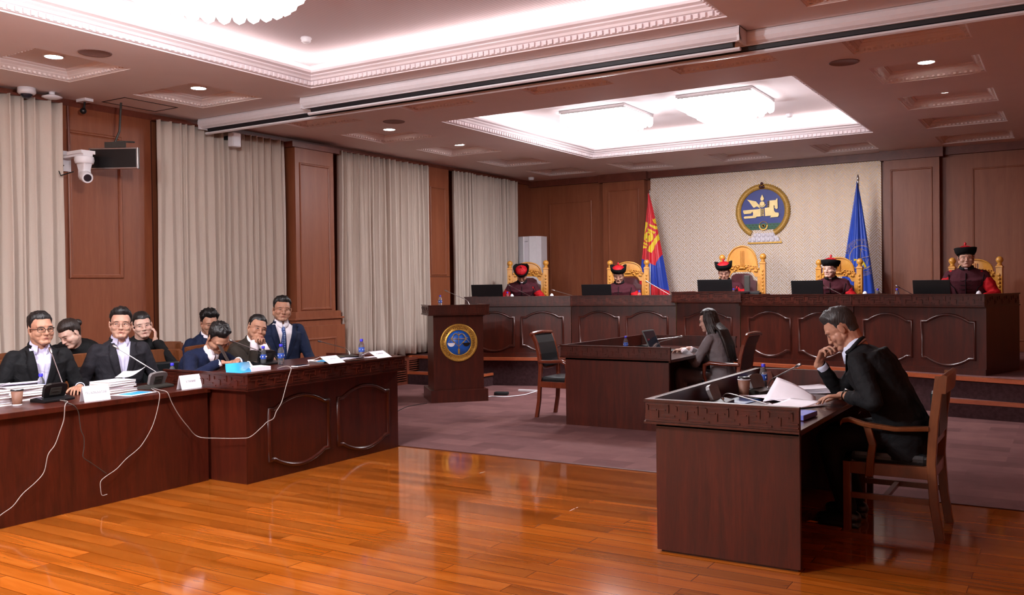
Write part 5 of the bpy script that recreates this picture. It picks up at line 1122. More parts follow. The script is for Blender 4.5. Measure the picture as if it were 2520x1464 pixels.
def ell(mb, c, r_, mat=None, seg=20):
    """ellipsoid, mat = frame it is expressed in"""
    vs0 = len(mb.v); mb.ball((0, 0, 0), r_, seg); T = (mat or M4()) @ TR(*c)
    for i in range(vs0, len(mb.v)): mb.v[i] = tuple(T @ V(mb.v[i]))
def ik(s, w_, L1, L2, hint):
    s, w_ = V(s), V(w_); d = w_-s; D = d.length
    if D > (L1+L2)*.995: w_ = s+d*((L1+L2)*.995/D); d = w_-s; D = d.length
    a = (L1*L1-L2*L2+D*D)/(2*D); h = math.sqrt(max(0, L1*L1-a*a)); dn = d.normalized(); hv_ = V(hint)-dn*V(hint).dot(dn); hv_.normalize()
    return s+dn*a+hv_*h, w_
def basis(o, fwd, up):
    """frame: +Y = fwd, +Z ~ up, +X = right"""
    y = V(fwd).normalized(); x = y.cross(V(up)).normalized(); z = x.cross(y)
    return M4(((x.x, y.x, z.x, o[0]), (x.y, y.y, z.y, o[1]), (x.z, y.z, z.z, o[2]), (0, 0, 0, 1)))
def hand(mb, wrist, d, pn, side, curl=(.5,), sc_=1.0, spread=.12, thumb=.5, fr=.0082):
    """d: direction of the fingers, pn: palm normal (out of the palm), side +1 right hand, -1 left"""
    d = V(d).normalized(); pn = V(pn); pn0 = (pn-d*pn.dot(d)).normalized(); x = d.cross(pn0).normalized()*side
    w_ = V(wrist); S = sc_
    for i, (off, ln) in enumerate(((.029, .070), (.0098, .078), (-.0098, .073), (-.028, .057))):
        base = w_+d*(.086-.005*abs(i-1))*S+x*off*S; c = curl[i % len(curl)]
        cone(mb, w_+x*off*.6*S+d*.01*S, .013*S, base, .0112*S, 8)
        dv = (d+x*(off*spread*25)).normalized(); p = base; r_ = fr*S; pn = pn0
        for j, f_ in enumerate((.44, .31, .25)):
            a = c*(1.1, 1.4, .9)[j]; dv, pn = dv*math.cos(a)+pn*math.sin(a), pn*math.cos(a)-dv*math.sin(a)
            q = p+dv*ln*f_*S; cone(mb, p, r_, q, r_*.9, 8); p = q; r_ *= .92
    pn = pn0; b = w_+d*.025*S+x*.022*S
    q1 = b+(d*.6+x*.75+pn*.35*thumb).normalized()*.042*S; q2 = q1+(d*.85+x*.3+pn*.6*thumb).normalized()*.032*S; q3 = q2+(d*.95+x*.02+pn*.7*thumb).normalized()*.024*S
    cone(mb, b, .014*S, q1, .0115*S, 8); cone(mb, q1, .0112*S, q2, .0095*S, 8); cone(mb, q2, .0095*S, q3, .008*S, 8)
    cone(mb, w_-d*.02*S, .0235*S, w_+d*.02*S, .024*S, 10)
def ray_on(bvh, o, d, back=.0):
    h = bvh.ray_cast(o, d); return h
def person(name, label, loc, rz, P, group=None):
    """seated figure; local +Y forward, +X its right, origin on the floor under the hips"""
    g = P.get; vx = g('vox', .0045); K = g('scale', 1.0)
    seat = g('seat', .52); lean = R(g('lean', 5)); tilt = R(g('tilt', 0)); tw = R(g('twist', 0)); big = g('big', 1.0)
    pel = V((0, g('hipy', 0), seat))
    S_ = g('S', 1.09)
    if g('headat') and not g('_placed'):
        q = dict(P); q['_placed'] = 1; q['_probe'] = 1; hc_ = person(name, label, (0, 0, 0), rz, q); T_ = V(g('headat')); dz = (T_.z-loc[2])/S_-hc_.z
        q['seat'] = max(.42, min(.66, seat+dz)); q['hoff'] = V(g('hoff', (0, 0, 0)))+V((0, 0, dz-(q['seat']-seat))); del q['_probe']
        wv_ = RZ(R(rz)) @ V((hc_.x*S_, hc_.y*S_, 0)); return person(name, label, (T_.x-wv_.x, T_.y-wv_.y, loc[2]), rz, q, group)
    # spine: three bends
    def rot(v, a): return V((v.x, v.y*math.cos(a)+v.z*math.sin(a), v.z*math.cos(a)-v.y*math.sin(a)))
    cur = g('curve', 10); pts = [pel]; a = lean
    for L_, da in ((.17, 0), (.19, R(cur)*.6), (.17, R(cur))):
        a += da; s_ = V((math.sin(tilt), 0, 1)).normalized()*L_*K; pts.append(pts[-1]+rot(s_, a))
    waist, chest, neckb = pts[1], pts[2], pts[3]; upd = (neckb-chest).normalized()
    fw = V((math.sin(tw), math.cos(tw), 0)); ch = basis(chest+upd*.06, (fw-upd*fw.dot(upd)), upd)   # chest frame
    rt = ch.to_3x3() @ V((1, 0, 0)); cf = ch.to_3x3() @ V((0, 1, 0))
    shw = g('shw', .168)*K
    shr = neckb-upd*g('shd', .075)+rt*shw; shl = neckb-upd*g('shd', .075)-rt*shw
    shr += cf*g('shf', .01); shl += cf*g('shf', .01); shr += V((0, 0, g('shru', 0))); shl += V((0, 0, g('shlu', 0)))
    hy, hp, hr = [R(x) for x in g('head', (0, 0, 0))]     # yaw (+ to its left), pitch (+ down), roll
    hm = RZ(hy) @ RX(-hp) @ RY(hr)
    nf = g('neckf', .03); hc = neckb+upd*.054*K+V((0, nf, .072*K)) + (V(g('hoff', (0, 0, 0))))
    if g('_probe'): return hc
    WI = (TR(*loc) @ RZ(R(rz)) @ M4.Scale(S_, 4)).inverted()
    HM = TR(*hc) @ hm @ M4.Scale(g('hs', 1.0), 4)
    # ---------------- body mesh
    root = None; mb = MB(); J = g('jaw', 1.0); Wd = g('face_w', 1.0)
    E_ = lambda c, r_: ell(mb, c, r_, HM)
    def C_(a_, ra, b_, rb, seg=10): cone(mb, HM @ V(a_), ra, HM @ V(b_), rb, seg)
    E_((0, -.018, .035), (.076*Wd, .093, .088)); E_((0, .022, .02), (.068*Wd, .066, .078)); E_((0, .018, -.045), (.061*Wd*J, .064, .062)); E_((0, .045, -.072), (.036*J, .040, .034))
    E_((0, .030, -.028), (.060*Wd, .050, .068)); E_((0, .040, -.055), (.045*Wd*J, .046, .045))
    for sx in (-1, 1):
        C_((sx*.058*Wd*J, .0, -.04), .02, (sx*.02, .066, -.088), .017); E_((sx*.040*Wd, .056, -.022), (.027, .026, .026))
        C_((sx*.012, .080, .032), .011, (sx*.045*Wd, .066, .030), .013)
        E_((sx*.012, .092, -.028), (.0085, .010, .0075))
        ell(mb, (0, 0, 0), (.0065, .018, .031), HM @ TR(sx*.079*Wd, -.010, .0) @ RX(-.2) @ RZ(-sx*.35)); ell(mb, (0, 0, 0), (.006, .009, .012), HM @ TR(sx*.075*Wd, -.004, -.024))
        E_((sx*.032, .0635, .006), (.018, .017, .013)); E_((sx*.036*Wd, .042, -.052), (.028, .028, .03)); E_((sx*.052*Wd, .03, -.03), (.022, .03, .035))     # eyelid mass
    C_((0, .083, .014), .0075, (0, .100, -.022), .0105); E_((0, .102, -.026), (.0125, .010, .0095)); C_((0, .086, -.03), .009, (0, .082, -.048), .012)
    C_((-.017, .083, -.0535), .0055, (.017, .083, -.0535), .0055); C_((-.007, .089, -.0525), .005, (.007, .089, -.0525), .005); C_((-.015, .083, -.0635), .006, (.015, .083, -.0635), .006); E_((0, .078, -.086), (.02, .016, .016))
    nk = g('neckr', .052)
    cone(mb, neckb-upd*.03, nk*1.15, HM @ V((0, -.018, -.045)), nk*.98, 18); cone(mb, neckb-upd*.02-cf*.004, nk, HM @ V((0, -.040, .0)), .055, 14)
    def ringpts(c, ux, uy, rx, ry, n=24, e=2.4):
        o = []
        for k in range(n):
            a_ = 2*PI*k/n; cx, cy = math.cos(a_), math.sin(a_)
            o.append(V(c)+ux*(rx*math.copysign(abs(cx)**(2/e), cx))+uy*(ry*math.copysign(abs(cy)**(2/e), cy)))
        return o
    def torso(mb, ex, low=-.10, shx=.0, belly=0, topx=0):
        hx, yy = V((1, 0, 0)), V((0, 1, 0)); B = big
        fr_ = [(pel+V((0, 0, low)), hx, yy, .165*B+ex, .115*B+ex), (pel, hx, yy, .172*B+ex, .12*B+ex+belly*.5), (waist, hx, yy, .155*B+ex, .108*B+ex+belly)]
        fr_ += [(chest, rt, cf, .172*B+ex, .118*B+ex+belly*.4), (chest+upd*.08, rt, cf, .178*B+ex, .115*B+ex), (neckb-upd*.075, rt, cf, .168+ex+topx, .090+ex*.8), (neckb-upd*.035, rt, cf, .125+ex+topx, .072+ex*.7), (neckb-upd*.008, rt, cf, .085+ex*.8+topx, .062+ex*.5), (neckb+upd*.018, rt, cf, .058+ex*.3, .055+ex*.3)]
        mb.loft([ringpts(c, ux, uy, rx*K, ry*K) for c, ux, uy, rx, ry in fr_])
    torso(mb, -.012)
    L1, L2 = .285*K, .255*K
    arms = {}
    for sd, sh, key in ((1, shr, 'R'), (-1, shl, 'L')):
        A = dict(g(key))   # w wrist, d finger dir, n palm normal, h elbow hint, c curls; W = wrist in world coordinates
        if 'W' in A: A['w'] = tuple(WI @ V(A['W']))
        if 'hd' in A: A['w'] = tuple(HM @ V(A['hd']))
        el, wr = ik(sh, A['w'], L1, L2, A.get('h', (sd*.5, -.3, -1)))
        arms[key] = (sh, el, wr)
        chain(mb, [sh, sh.lerp(el, .5), el, el.lerp(wr, .35), wr], [.052*big, .044*big, .036, .038, .025])
        hand(mb, wr, A['d'], A['n'], sd, A.get('c', (.35,)), A.get('s', 1.0), thumb=A.get('t', .5), fr=g('fr', .0084))
    for sd in (-1, 1):
        hp_ = pel+V((sd*.09, 0, -.02)); kn = V((sd*g('knee', .13), g('kneey', .44), .50)); an = V((sd*g('ankx', .13), g('anky', .42), .09))
        chain(mb, [hp_, kn, an], [.08, .055, .035]); cone(mb, an+V((0, -.03, -.045)), .033, an+V((0, .13, -.06)), .028)
        arms['leg%d' % sd] = (hp_, kn, an)
    me = remesh(mb, vx, 3, name, .45); me.materials.append(MT[g('skin', 'skin_b')])
    root = bpy.data.objects.new(name, me); COL.objects.link(root); root.location = loc; root.rotation_euler = (0, 0, R(rz)); root.scale = (S_,)*3; tag(root, label, 'person', group)
    bvh = BVHTree.FromPolygons([v.co.copy() for v in me.vertices], [tuple(p.vertices) for p in me.polygons])
    H3 = HM.to_3x3()
    def hit(x, z, off=.0006):
        o = HM @ V((x, .3, z)); d = H3 @ V((0, -1, 0)); h = bvh.ray_cast(o, d)
        if h[0] is None: return HM @ V((x, .07, z))
        return h[0]-d.normalized()*off
    def strip(nm, top, bot, mat, off=.0008, par=root, n=None):
        """patch between two polylines (x,z in head frame) laid on the skin"""
        m = MB(); k = len(top); rows = 4; vs = []
        for r_ in range(rows):
            f_ = r_/(rows-1)
            for i in range(k):
                e = .0 if (i in (0, k-1) or r_ in (0, rows-1)) else 1
                vs.append(hit(top[i][0]*(1-f_)+bot[i][0]*f_, top[i][1]*(1-f_)+bot[i][1]*f_, off*(.0 if not e else 1)+(.0002)))
        m.add(vs, [(r_*k+i, r_*k+i+1, (r_+1)*k+i+1, (r_+1)*k+i) for r_ in range(rows-1) for i in range(k-1)], 0, True)
        return m.build(nm, mat, par)
    op = g('eye', .5)      # eye opening 0..1
    for sx in (-1, 1):
        cx, cz = sx*.031, .006; hw = .0145; ht = .001+.0042*op
        N_ = 9; xs_ = [cx+sx*(-hw+2*hw*i/(N_-1)) for i in range(N_)]
        arc = [math.sin(PI*i/(N_-1))**.8 for i in range(N_)]
        top = [(x, cz+ht*a_+.0008*(i/(N_-1))) for i, (x, a_) in enumerate(zip(xs_, arc))]; bot = [(x, cz-ht*.75*a_+.0008*(i/(N_-1))) for i, (x, a_) in enumerate(zip(xs_, arc))]
        if op > .15:
            ey = strip('eye', top, bot, 'eyew', .0012)
            gx = g('gaze', 0)*.005; ic = [(cx+gx-.0052+.0104*i/6) for i in range(7)]; ia = [math.sin(PI*i/6) for i in range(7)]
            strip('iris', [(x, min(cz+.0052*a_, cz+ht)) for x, a_ in zip(ic, ia)], [(x, max(cz-.0052*a_, cz-ht*.75)) for x, a_ in zip(ic, ia)], 'iris', .0018, ey)
        m = MB(); m.tube([hit(x, z, .0014) for x, z in top], [.0009+.0014*a_ for a_ in arc], 5); m.build('eyelashes', 'lash', root)
        bx = [cx+sx*(-.017+.036*i/6) for i in range(7)]; ba = [0, .6, .9, 1, .9, .6, .1]; bt = g('browt', .0032)
        strip('eyebrow', [(x, .0245+bt*a_+.002*math.sin(PI*i/6)) for i, (x, a_) in enumerate(zip(bx, ba))], [(x, .0245-bt*.8*a_+.002*math.sin(PI*i/6)) for i, (x, a_) in enumerate(zip(bx, ba))], 'brow', .0024)
    lx = [-.021+.042*i/8 for i in range(9)]; la = [math.sin(PI*i/8)**.7 for i in range(9)]
    cup = [0, .2, .6, .95, .8, .95, .6, .2, 0]
    lp = strip('lips', [(x, -.0575+.0052*c_) for x, c_ in zip(lx, cup)], [(x, -.0575-.0078*a_) for x, a_ in zip(lx, la)], 'lips', .0006)
    m = MB(); m.tube([hit(x, -.0578-.001*a_, .0006) for x, a_ in zip(lx, la)], .0009, 4); m.build('mouth_line', 'lash', lp)
    # ---------------- hair
    hs = g('hair', 'short')
    if hs:
        NT_, NP = 40, 26; cH = V((0, -.012, .02)); top_t = g('hair_top', .018)*.8; m = MB(); grid = []
        fl = g('hairline', .078)
        for i in range(NP+1):
            th = PI*.80*i/NP; row = []
            for k in range(NT_):
                ph = 2*PI*k/NT_; d = V((math.sin(th)*math.sin(ph), math.sin(th)*math.cos(ph), math.cos(th)))
                o = HM @ (cH+d*.3); dd = (H3 @ -d).normalized(); h = bvh.ray_cast(o, dd); loc_ = (HM.inverted() @ h[0]) if h[0] is not None else cH+d*.09
                if abs(loc_.x) > .077*Wd and loc_.z < .05: loc_ = cH+(loc_-cH)*(.076*Wd/abs(loc_.x))
                lim = max(.055, min(.10, (loc_-cH).length)); bp = cH+d*min(lim, (.105 if d.z > .2 else .098))
                fr_ = d.y/(math.hypot(d.x, d.y)+1e-6)      # 1 front, -1 back
                # hairline height as a function of azimuth
                if fr_ > .70: zl = fl
                elif fr_ > .52: zl = fl-.006*(.70-fr_)/.18
                elif fr_ > .30: zl = fl-.006-(fl-.006-.018)*(.52-fr_)/.22
                elif fr_ > .17: zl = .018-(.018-g('burn', -.012))*min(1, (.30-fr_)/.12)
                elif fr_ > -.38: zl = g('burn', -.012)+.045*math.sin((.17-fr_)/.55*PI)**.5
                else: zl = -.035-.03*min(1, (-.35-fr_)/.4)
                if hs == 'long': zl = fl-.004 if fr_ > .45 else -.06
                zl += .005*noise.noise(V((ph*3.1, loc[1]+2, 0)))*(fr_ > .3); e = (bp.z-zl)/.022; e = max(-1, min(1, e)); e = e if e < 0 else e*e*(3-2*e); tt = (top_t*(.45+.55*max(0, d.z))*(1 if fr_ > -2 else 1))*(g('side_t', .3)+(1-g('side_t', .3))*max(0, min(1, (d.z-.25)/.35)))
                tt *= 1+.35*noise.noise(V((d.x*7, d.y*7, d.z*7+loc[0])))+g('mess', .25)*noise.noise(V((d.x*18, d.y*18, d.z*18)))
                if g('quiff') and fr_ > .2 and d.z > .3: tt += g('quiff')*max(0, fr_)*max(0, 1-abs(d.z-.75)*2)
                off = .0015+tt*e if e > 0 else .035*e
                q = bp
                row.append(HM @ (q+d*off))
            grid.append(row)
        m.loft(grid, cap=False); vs_top = grid[0]
        m.build('hair', g('hairmat', 'hair'), root)
        if hs == 'long':
            m = MB(); hl = g('hairlen', .42); s_ = V(g('hairdir', (0, -.25, -1))).normalized()
            nk_ = 15
            for kx in range(nk_):
                a_ = R(-108+216*kx/(nk_-1)); sx_, cy_ = math.sin(a_), -math.cos(a_)
                p0 = HM @ V((sx_*.060, -.012+cy_*.07, .085)); p1 = HM @ V((sx_*.083, -.008+cy_*.092, .02)); p2 = HM @ V((sx_*.080, -.012+cy_*.088, -.05))
                fr_ = max(0, -cy_)*.0; p3 = neckb+V((sx_*.115, -.085-.05*max(0, -cy_*1.0), .02)) if abs(a_) < 1.3 else p2+V((sx_*.01, -.035, -.07))
                p4 = p3+s_*hl*(1-.12*abs(a_))+V((sx_*.01, 0, 0)); chain(m, [p0, p1, p2, p3, p3.lerp(p4, .5)+V((0, -.012, 0)), p4], [.013, .0155, .018, .022, .024, .008], 8)
            me2 = remesh(m, .006, 4, 'long_hair'); mobj(me2, 'hair_length', g('hairmat', 'hair'), root)
        if hs == 'bun':
            m = MB(); m.ball((0, 0, 0), (.036, .03, .034), 14); o = m.build('hair_bun', g('hairmat', 'hair'), root); o.matrix_local = TR(*(HM @ V((0, -.115, .035))))
        if hs == 'tail':
            m = MB(); a_ = HM @ V((0, -.10, .03)); chain(m, [HM @ V((0, -.085, .035)), a_+V((0, 0, 0)), HM @ V((.02, -.15, .0)), HM @ V((.05, -.165, -.06))], [.028, .022, .026, .01], 10); mobj(remesh(m, .005, 3), 'ponytail', g('hairmat', 'hair'), root)
    # ---------------- glasses
    if g('glasses'):
        gm = g('glasses'); m = MB(); rw = g('gr', .0011)
        for sx in (-1, 1):
            q = []
            for k in range(20):
                a_ = 2*PI*k/20; x = sx*.0325+.0235*math.copysign(abs(math.cos(a_))**.7, math.cos(a_)); z = .004+.0165*math.copysign(abs(math.sin(a_))**.8, math.sin(a_)); q.append(HM @ V((x, .098-abs(x)**2*6, z)))
            m.tube(q, rw, 6, closed=True)
            if gm == 'frame_dark': m.tube(q[1:10], rw*1.8, 6)
            m.tube([HM @ V((sx*.055, .083, .010)), HM @ V((sx*.078*Wd, .05, .010)), HM @ V((sx*.083*Wd, -.002, .012)), HM @ V((sx*.082*Wd, -.02, -.004))], rw*1.4, 6)
        m.tube([HM @ V((-.0095, .0985, .008)), HM @ V((0, .101, .010)), HM @ V((.0095, .0985, .008))], rw, 6)
        m.build('glasses', gm, root)
    # ---------------- clothing
    kind = g('wear', 'suit'); jm = g('jacket', 'suit_black'); cvx = g('cvox', .007); sl = {'robe': 1.5}.get(kind, 1.0)
    ex = g('ex', .014)
    if kind in ('suit', 'sweater', 'robe', 'top'):
        if kind == 'suit' or kind == 'sweater':
            m = MB(); torso(m, -.006); cone(m, neckb-upd*.02, nk*1.06, neckb+upd*.012, nk*1.03, 18); me = remesh(m, .006, 3); so = mobj(me, 'shirt', g('shirt', 'shirt_white'), root)
            sb = BVHTree.FromPolygons([v.co.copy() for v in me.vertices], [tuple(p.vertices) for p in me.polygons])
        m = MB(); torso(m, ex, -.16 if kind != 'robe' else -.2, belly=g('belly', 0))
        for key, sd in (('R', 1), ('L', -1)):
            sh, el, wr = arms[key]; cf_ = g(key).get('cuff', .93); e2 = el.lerp(wr, cf_)
            q = 1 if kind != 'robe' else 1.28
            chain(m, [sh-rt*sd*.03, sh, sh.lerp(el, .5), el, el.lerp(wr, .5), e2], [.055*big, .059*big, .054*big*q, .048*q, .045*q*(1 if q == 1 else 1.15), .037*q*(1 if q == 1 else 1.25)], 14)
        me = remesh(m, cvx, g('csm', 6), 'jacket', .5)
        # fold noise
        ns = loc[0]*3.1; am = g('fold', .006)
        cs = [v.co.copy() for v in me.vertices]; nn_ = [V(v.vector) for v in me.vertex_normals]; fl_ = []
        for c_, n_ in zip(cs, nn_): fl_ += list(c_+n_*(am*noise.noise(V((c_.x*9+ns, c_.y*9, c_.z*14)))+am*.6*noise.noise(V((c_.x*24, c_.y*24+ns, c_.z*30)))))
        me.vertices.foreach_set('co', fl_); me.update(); jb = BVHTree.FromPolygons([v.co.copy() for v in me.vertices], [tuple(p.vertices) for p in me.polygons])
        vz = g('vdepth', .26); vw = g('vwidth', .085); top_y = neckb
        CI = ch.inverted(); ntop = (CI @ neckb).z
        def vhalf(z):   # half width of the opening at chest-frame height z
            t_ = (z-(ntop-vz))/vz
            return vw*max(0, min(1.0, t_))**.8 if t_ > 0 else 0
        if kind in ('suit', 'sweater'):
            bm = bmesh.new(); bm.from_mesh(me); dl = []
            for f_ in bm.faces:
                c_ = CI @ f_.calc_center_median()
                if c_.y > -.02 and c_.z > ntop-vz and abs(c_.x) < vhalf(c_.z) and c_.z < ntop+.2 and (f_.calc_center_median()-neckb).length < .6 and abs(c_.x) < .13: dl.append(f_)
                elif c_.z > ntop+.012 and abs(c_.x) < .075 and abs(c_.y) < .1: dl.append(f_)
            bmesh.ops.delete(bm, geom=dl, context='FACES')
            for _ in range(8): bmesh.ops.smooth_vert(bm, verts=[v for v in bm.verts if v.is_boundary], factor=.5, use_axis_x=True, use_axis_y=True, use_axis_z=True)
            bm.to_mesh(me); bm.free()
        jo = mobj(me, {'suit': 'jacket', 'sweater': 'sweater', 'robe': 'robe', 'top': 'top'}[kind], jm, root)
        for p in me.polygons: p.use_smooth = True
        up3 = ch.to_3x3() @ V((0, 0, 1))
        def chit(b_, x, z, off):
            o = ch @ V((x, .6, z)); h = b_.ray_cast(o, -cf)
            return (h[0]+cf*off) if h[0] is not None else ch @ V((x, .10, z))
        if kind == 'suit':
            for sx in (-1, 1):       # lapels
                m = MB(); k = 12; vs = []
                for i in range(k+1):
                    f_ = i/k; z = ntop-vz*f_*1.02; xi = sx*(vhalf(z)-.010); wd = .058*math.sin(PI*(.12+.88*(1-f_))*.62)*(1.0 if f_ > .18 else .72)+.006
                    if .17 < f_ < .20: wd *= .8
                    for q in range(4): vs.append(chit(jb, xi+sx*wd*q/3, z+.0, .006-.002*q if q < 3 else .0015))
                for q in range(4):
                    yv = [(CI @ vs[i*4+q]) for i in range(k+1)]
                    for i in range(k-1, -1, -1):
                        if abs(yv[i].y-yv[i+1].y) > .022: yv[i] = V((yv[i].x, yv[i+1].y-.014, yv[i].z))
                    for i in range(k+1): vs[i*4+q] = ch @ yv[i]
                m.add(vs, [(i*4+q, i*4+q+1, (i+1)*4+q+1, (i+1)*4+q) for i in range(k) for q in range(3)], 0, True); o = m.build('lapel', jm, jo); s_ = o.modifiers.new('s', 'SOLIDIFY'); s_.thickness = .004; s_.offset = 1
            # coat collar behind the neck
            m = MB(); q = [neckb+upd*(.008+.020*max(0, -math.cos(a_)))+rt*(nk*1.34*math.sin(a_))+cf*(.004+nk*1.24*math.cos(a_)) for a_ in [R(60)+R(240)*i/16 for i in range(17)]]; m.tube(q, .010, 8, flat=1.3); m.build('coat_collar', jm, jo)
        if kind in ('suit', 'sweater'):
            # shirt collar: band and two points
            m = MB(); rows = []; n_ = 24; sp_ = R(g('open', 9))
            for i in range(n_+1):
                a_ = sp_+(2*PI-2*sp_)*i/n_; pr = max(0, math.cos(a_))**3
                dirv = rt*math.sin(a_)+cf*math.cos(a_); c0 = neckb+upd*.002
                fd = max(0, math.cos(a_)); rows.append([c0+dirv*(nk*1.10+.004*fd)+upd*(.040-.022*fd), c0+dirv*(nk*1.16+.004*fd)+upd*(.043-.022*fd), c0+dirv*(nk*1.32+.012*fd+.010*pr)+upd*(.010-.018*fd-.030*pr*g('cpoint', 1)), c0+dirv*(nk*1.24+.012*fd)+upd*(.0-.020*fd-.028*pr*g('cpoint', 1))])
            m.loft(rows, 0, True, True); o = m.build('shirt_collar', g('shirt', 'shirt_white'), so)
            if g('tie'):
                m = MB(); vs = []; k = 14
                for i in range(k+1):
                    f_ = i/k; z = ntop-.028-f_*(vz+.10); wd = (.022-.05*f_ if f_ < .08 else .015+.028*min(1, (f_-.08)*1.8)); xo = g('tiex', 0)*f_
                    for q in (-1, -.4, .4, 1): vs.append(chit(sb, xo+wd*q, z, .010 if abs(q) < 1 else .004))
                m.add(vs, [(i*4+q, i*4+q+1, (i+1)*4+q+1, (i+1)*4+q) for i in range(k) for q in range(3)], 0, True); o = m.build('necktie', g('tie'), so); s_ = o.modifiers.new('s', 'SOLIDIFY'); s_.thickness = .003
            elif kind == 'suit':
                m = MB(); vs = []
                for i in range(13):
                    z = ntop-.03-i/12*(vz+.05)
                    vs += [chit(sb, -.013, z, .0005), chit(sb, -.012, z, .002), chit(sb, .012, z, .002), chit(sb, .013, z, .0005)]
                m.add(vs, [(i*4+q, i*4+q+1, (i+1)*4+q+1, (i+1)*4+q) for i in range(12) for q in range(3)], 0, True); m.build('placket', g('shirt', 'shirt_white'), so)
            for key in ('R', 'L'):      # cuffs
                sh, el, wr = arms[key]; cl = g(key).get('cufflen', .02)
                if cl:
                    cf_ = g(key).get('cuff', .93); a_ = el.lerp(wr, cf_-.06); b_ = el.lerp(wr, cf_)+(wr-el).normalized()*cl
                    m = MB(); m.tube([a_, a_.lerp(b_, .5), b_, b_-(wr-el).normalized()*.002, a_.lerp(b_, .6)], [.035, .0345, .034, .030, .030], 16); m.build('shirt_cuff', g('shirt', 'shirt_white'), so)
        if kind == 'robe':
            # vest over the robe with wide shoulders and black trim
            m = MB(); torso(m, .036, -.1, topx=.012)
            for sh, sd in ((shr, 1), (shl, -1)): chain(m, [sh-rt*sd*.06+upd*.008, sh+rt*sd*.018-upd*.004, sh.lerp(arms['R' if sd > 0 else 'L'][1], .30)], [.068, .066, .068])
            me = remesh(m, .009, 4, 'vest'); vb = BVHTree.FromPolygons([v.co.copy() for v in me.vertices], [tuple(p.vertices) for p in me.polygons])
            for p in me.polygons: p.use_smooth = True
            vo_ = mobj(me, 'vest', 'robe_maroon', root)
            m = MB(); q = []
            for i in range(13): q.append(chit(vb, 0, ntop-.02-.34*i/12, .003))
            m.tube(q, .012, 6, flat=.4); m.build('front_trim', 'trim_black', vo_)
            for s4 in (0, 1, 2, 3):
                m = MB(); z = ntop-.09-.055*s4; m.tube([chit(vb, x*.012, z+.003*math.cos(x), .003) for x in range(-5, 6)], .0032, 5); m.build('frog_fastening', 'trim_black', vo_)
            for sx in (-1, 1):
                m = MB(); q = [chit(vb, sx*(.175-.012*i if i > 3 else .195-.008*i), ntop-.045-.036*i, .003) for i in range(9)]; m.tube(q, .011, 6, flat=.5); m.build('shoulder_trim', 'trim_black', vo_)
            m = MB(); q = [neckb+upd*(.022)+rt*(nk*1.22*math.sin(a_))+cf*(nk*1.2*math.cos(a_)) for a_ in [R(16)+R(328)*i/22 for i in range(23)]]; m.tube(q, .020, 8); m.build('stand_collar', 'trim_black', vo_)
            m = MB(); q = [neckb+upd*(.03)+rt*(nk*1.05*math.sin(a_))+cf*(nk*1.05*math.cos(a_)) for a_ in [R(-30)+R(60)*i/6 for i in range(7)]]; m.tube(q, .012, 6); m.build('shirt_collar', 'shirt_white', vo_)
        if kind == 'top':
            pass
    # trousers and shoes
    m = MB(); m.loft([ringpts(c, V((1, 0, 0)), V((0, 1, 0)), rx, ry) for c, rx, ry in ((pel+V((0, 0, -.12)), .13*big, .10), (pel+V((0, 0, -.06)), .175*big, .13), (pel+V((0, 0, .06)), .17*big, .125*big), (pel+V((0, 0, .10)), .15, .10))])
    for sd in (-1, 1):
        hp_, kn, an = arms['leg%d' % sd]; chain(m, [hp_, kn, kn.lerp(an, .5), an+V((0, 0, .02))], [.095, .072, .064, .055], 12)
    me = remesh(m, .012, 3); to = mobj(me, 'trousers', g('trousers', 'trousers'), root)
    for p in me.polygons: p.use_smooth = True
    for sd in (-1, 1):
        an = arms['leg%d' % sd][2]; m = MB(); cone(m, an+V((0, -.035, -.04)), .045, an+V((0, .14, -.052)), .036); m.box(an.x-.04, an.x+.04, an.y-.07, an.y+.16, .0, .02); me = remesh(m, .007, 2); mobj(me, 'shoe', 'shoe', root)
    # ---------------- hat
    if g('hat'):
        hrot = HM @ TR(0, -.010, .072) @ RX(R(g('hatp', 6)))
        hr_ = bpy.data.objects.new('judge_hat', None); COL.objects.link(hr_); hr_.parent = root; hr_.matrix_local = hrot; hr_.empty_display_size = .05
        m = MB(); m.lathe([(.092, -.012), (.098, .02), (.092, .045), (.070, .068), (.04, .082), (.012, .087), (0, .088)], 28); m.build('red_crown', 'hat_red', hr_)
        m = MB(); rg = []; fl = g('flap', .02)
        for k in range(28):
            a_ = 2*PI*k/28; dx, dy = math.sin(a_), math.cos(a_); hh = .050+fl*max(0, abs(dx)-.45)*1.6+(-.012 if dy < -.9 else 0)
            rg.append([V((dx*.088, dy*.100, -.020)), V((dx*.098, dy*.110, -.022)), V((dx*.118, dy*.126, .012)), V((dx*.128, dy*.136, hh)), V((dx*.120, dy*.128, hh+.004)), V((dx*.104, dy*.112, .015))])
        m.loft(rg, 0, True, False, closed=True); m.build('black_brim', 'hat_fur', hr_)
        m = MB(); m.lathe([(0, .085), (.012, .088), (.008, .098), (.016, .110), (.014, .122), (.004, .134), (0, .138)], 14)
        for k in range(8): a_ = 2*PI*k/8; m.tube([(.0985*math.sin(a_)*s_, .0985*math.cos(a_)*s_, z) for s_, z in ((1, .03), (.95, .048), (.72, .070), (.41, .084), (.1, .090))], .0022, 5)
        m.build('red_knob', 'red', hr_)
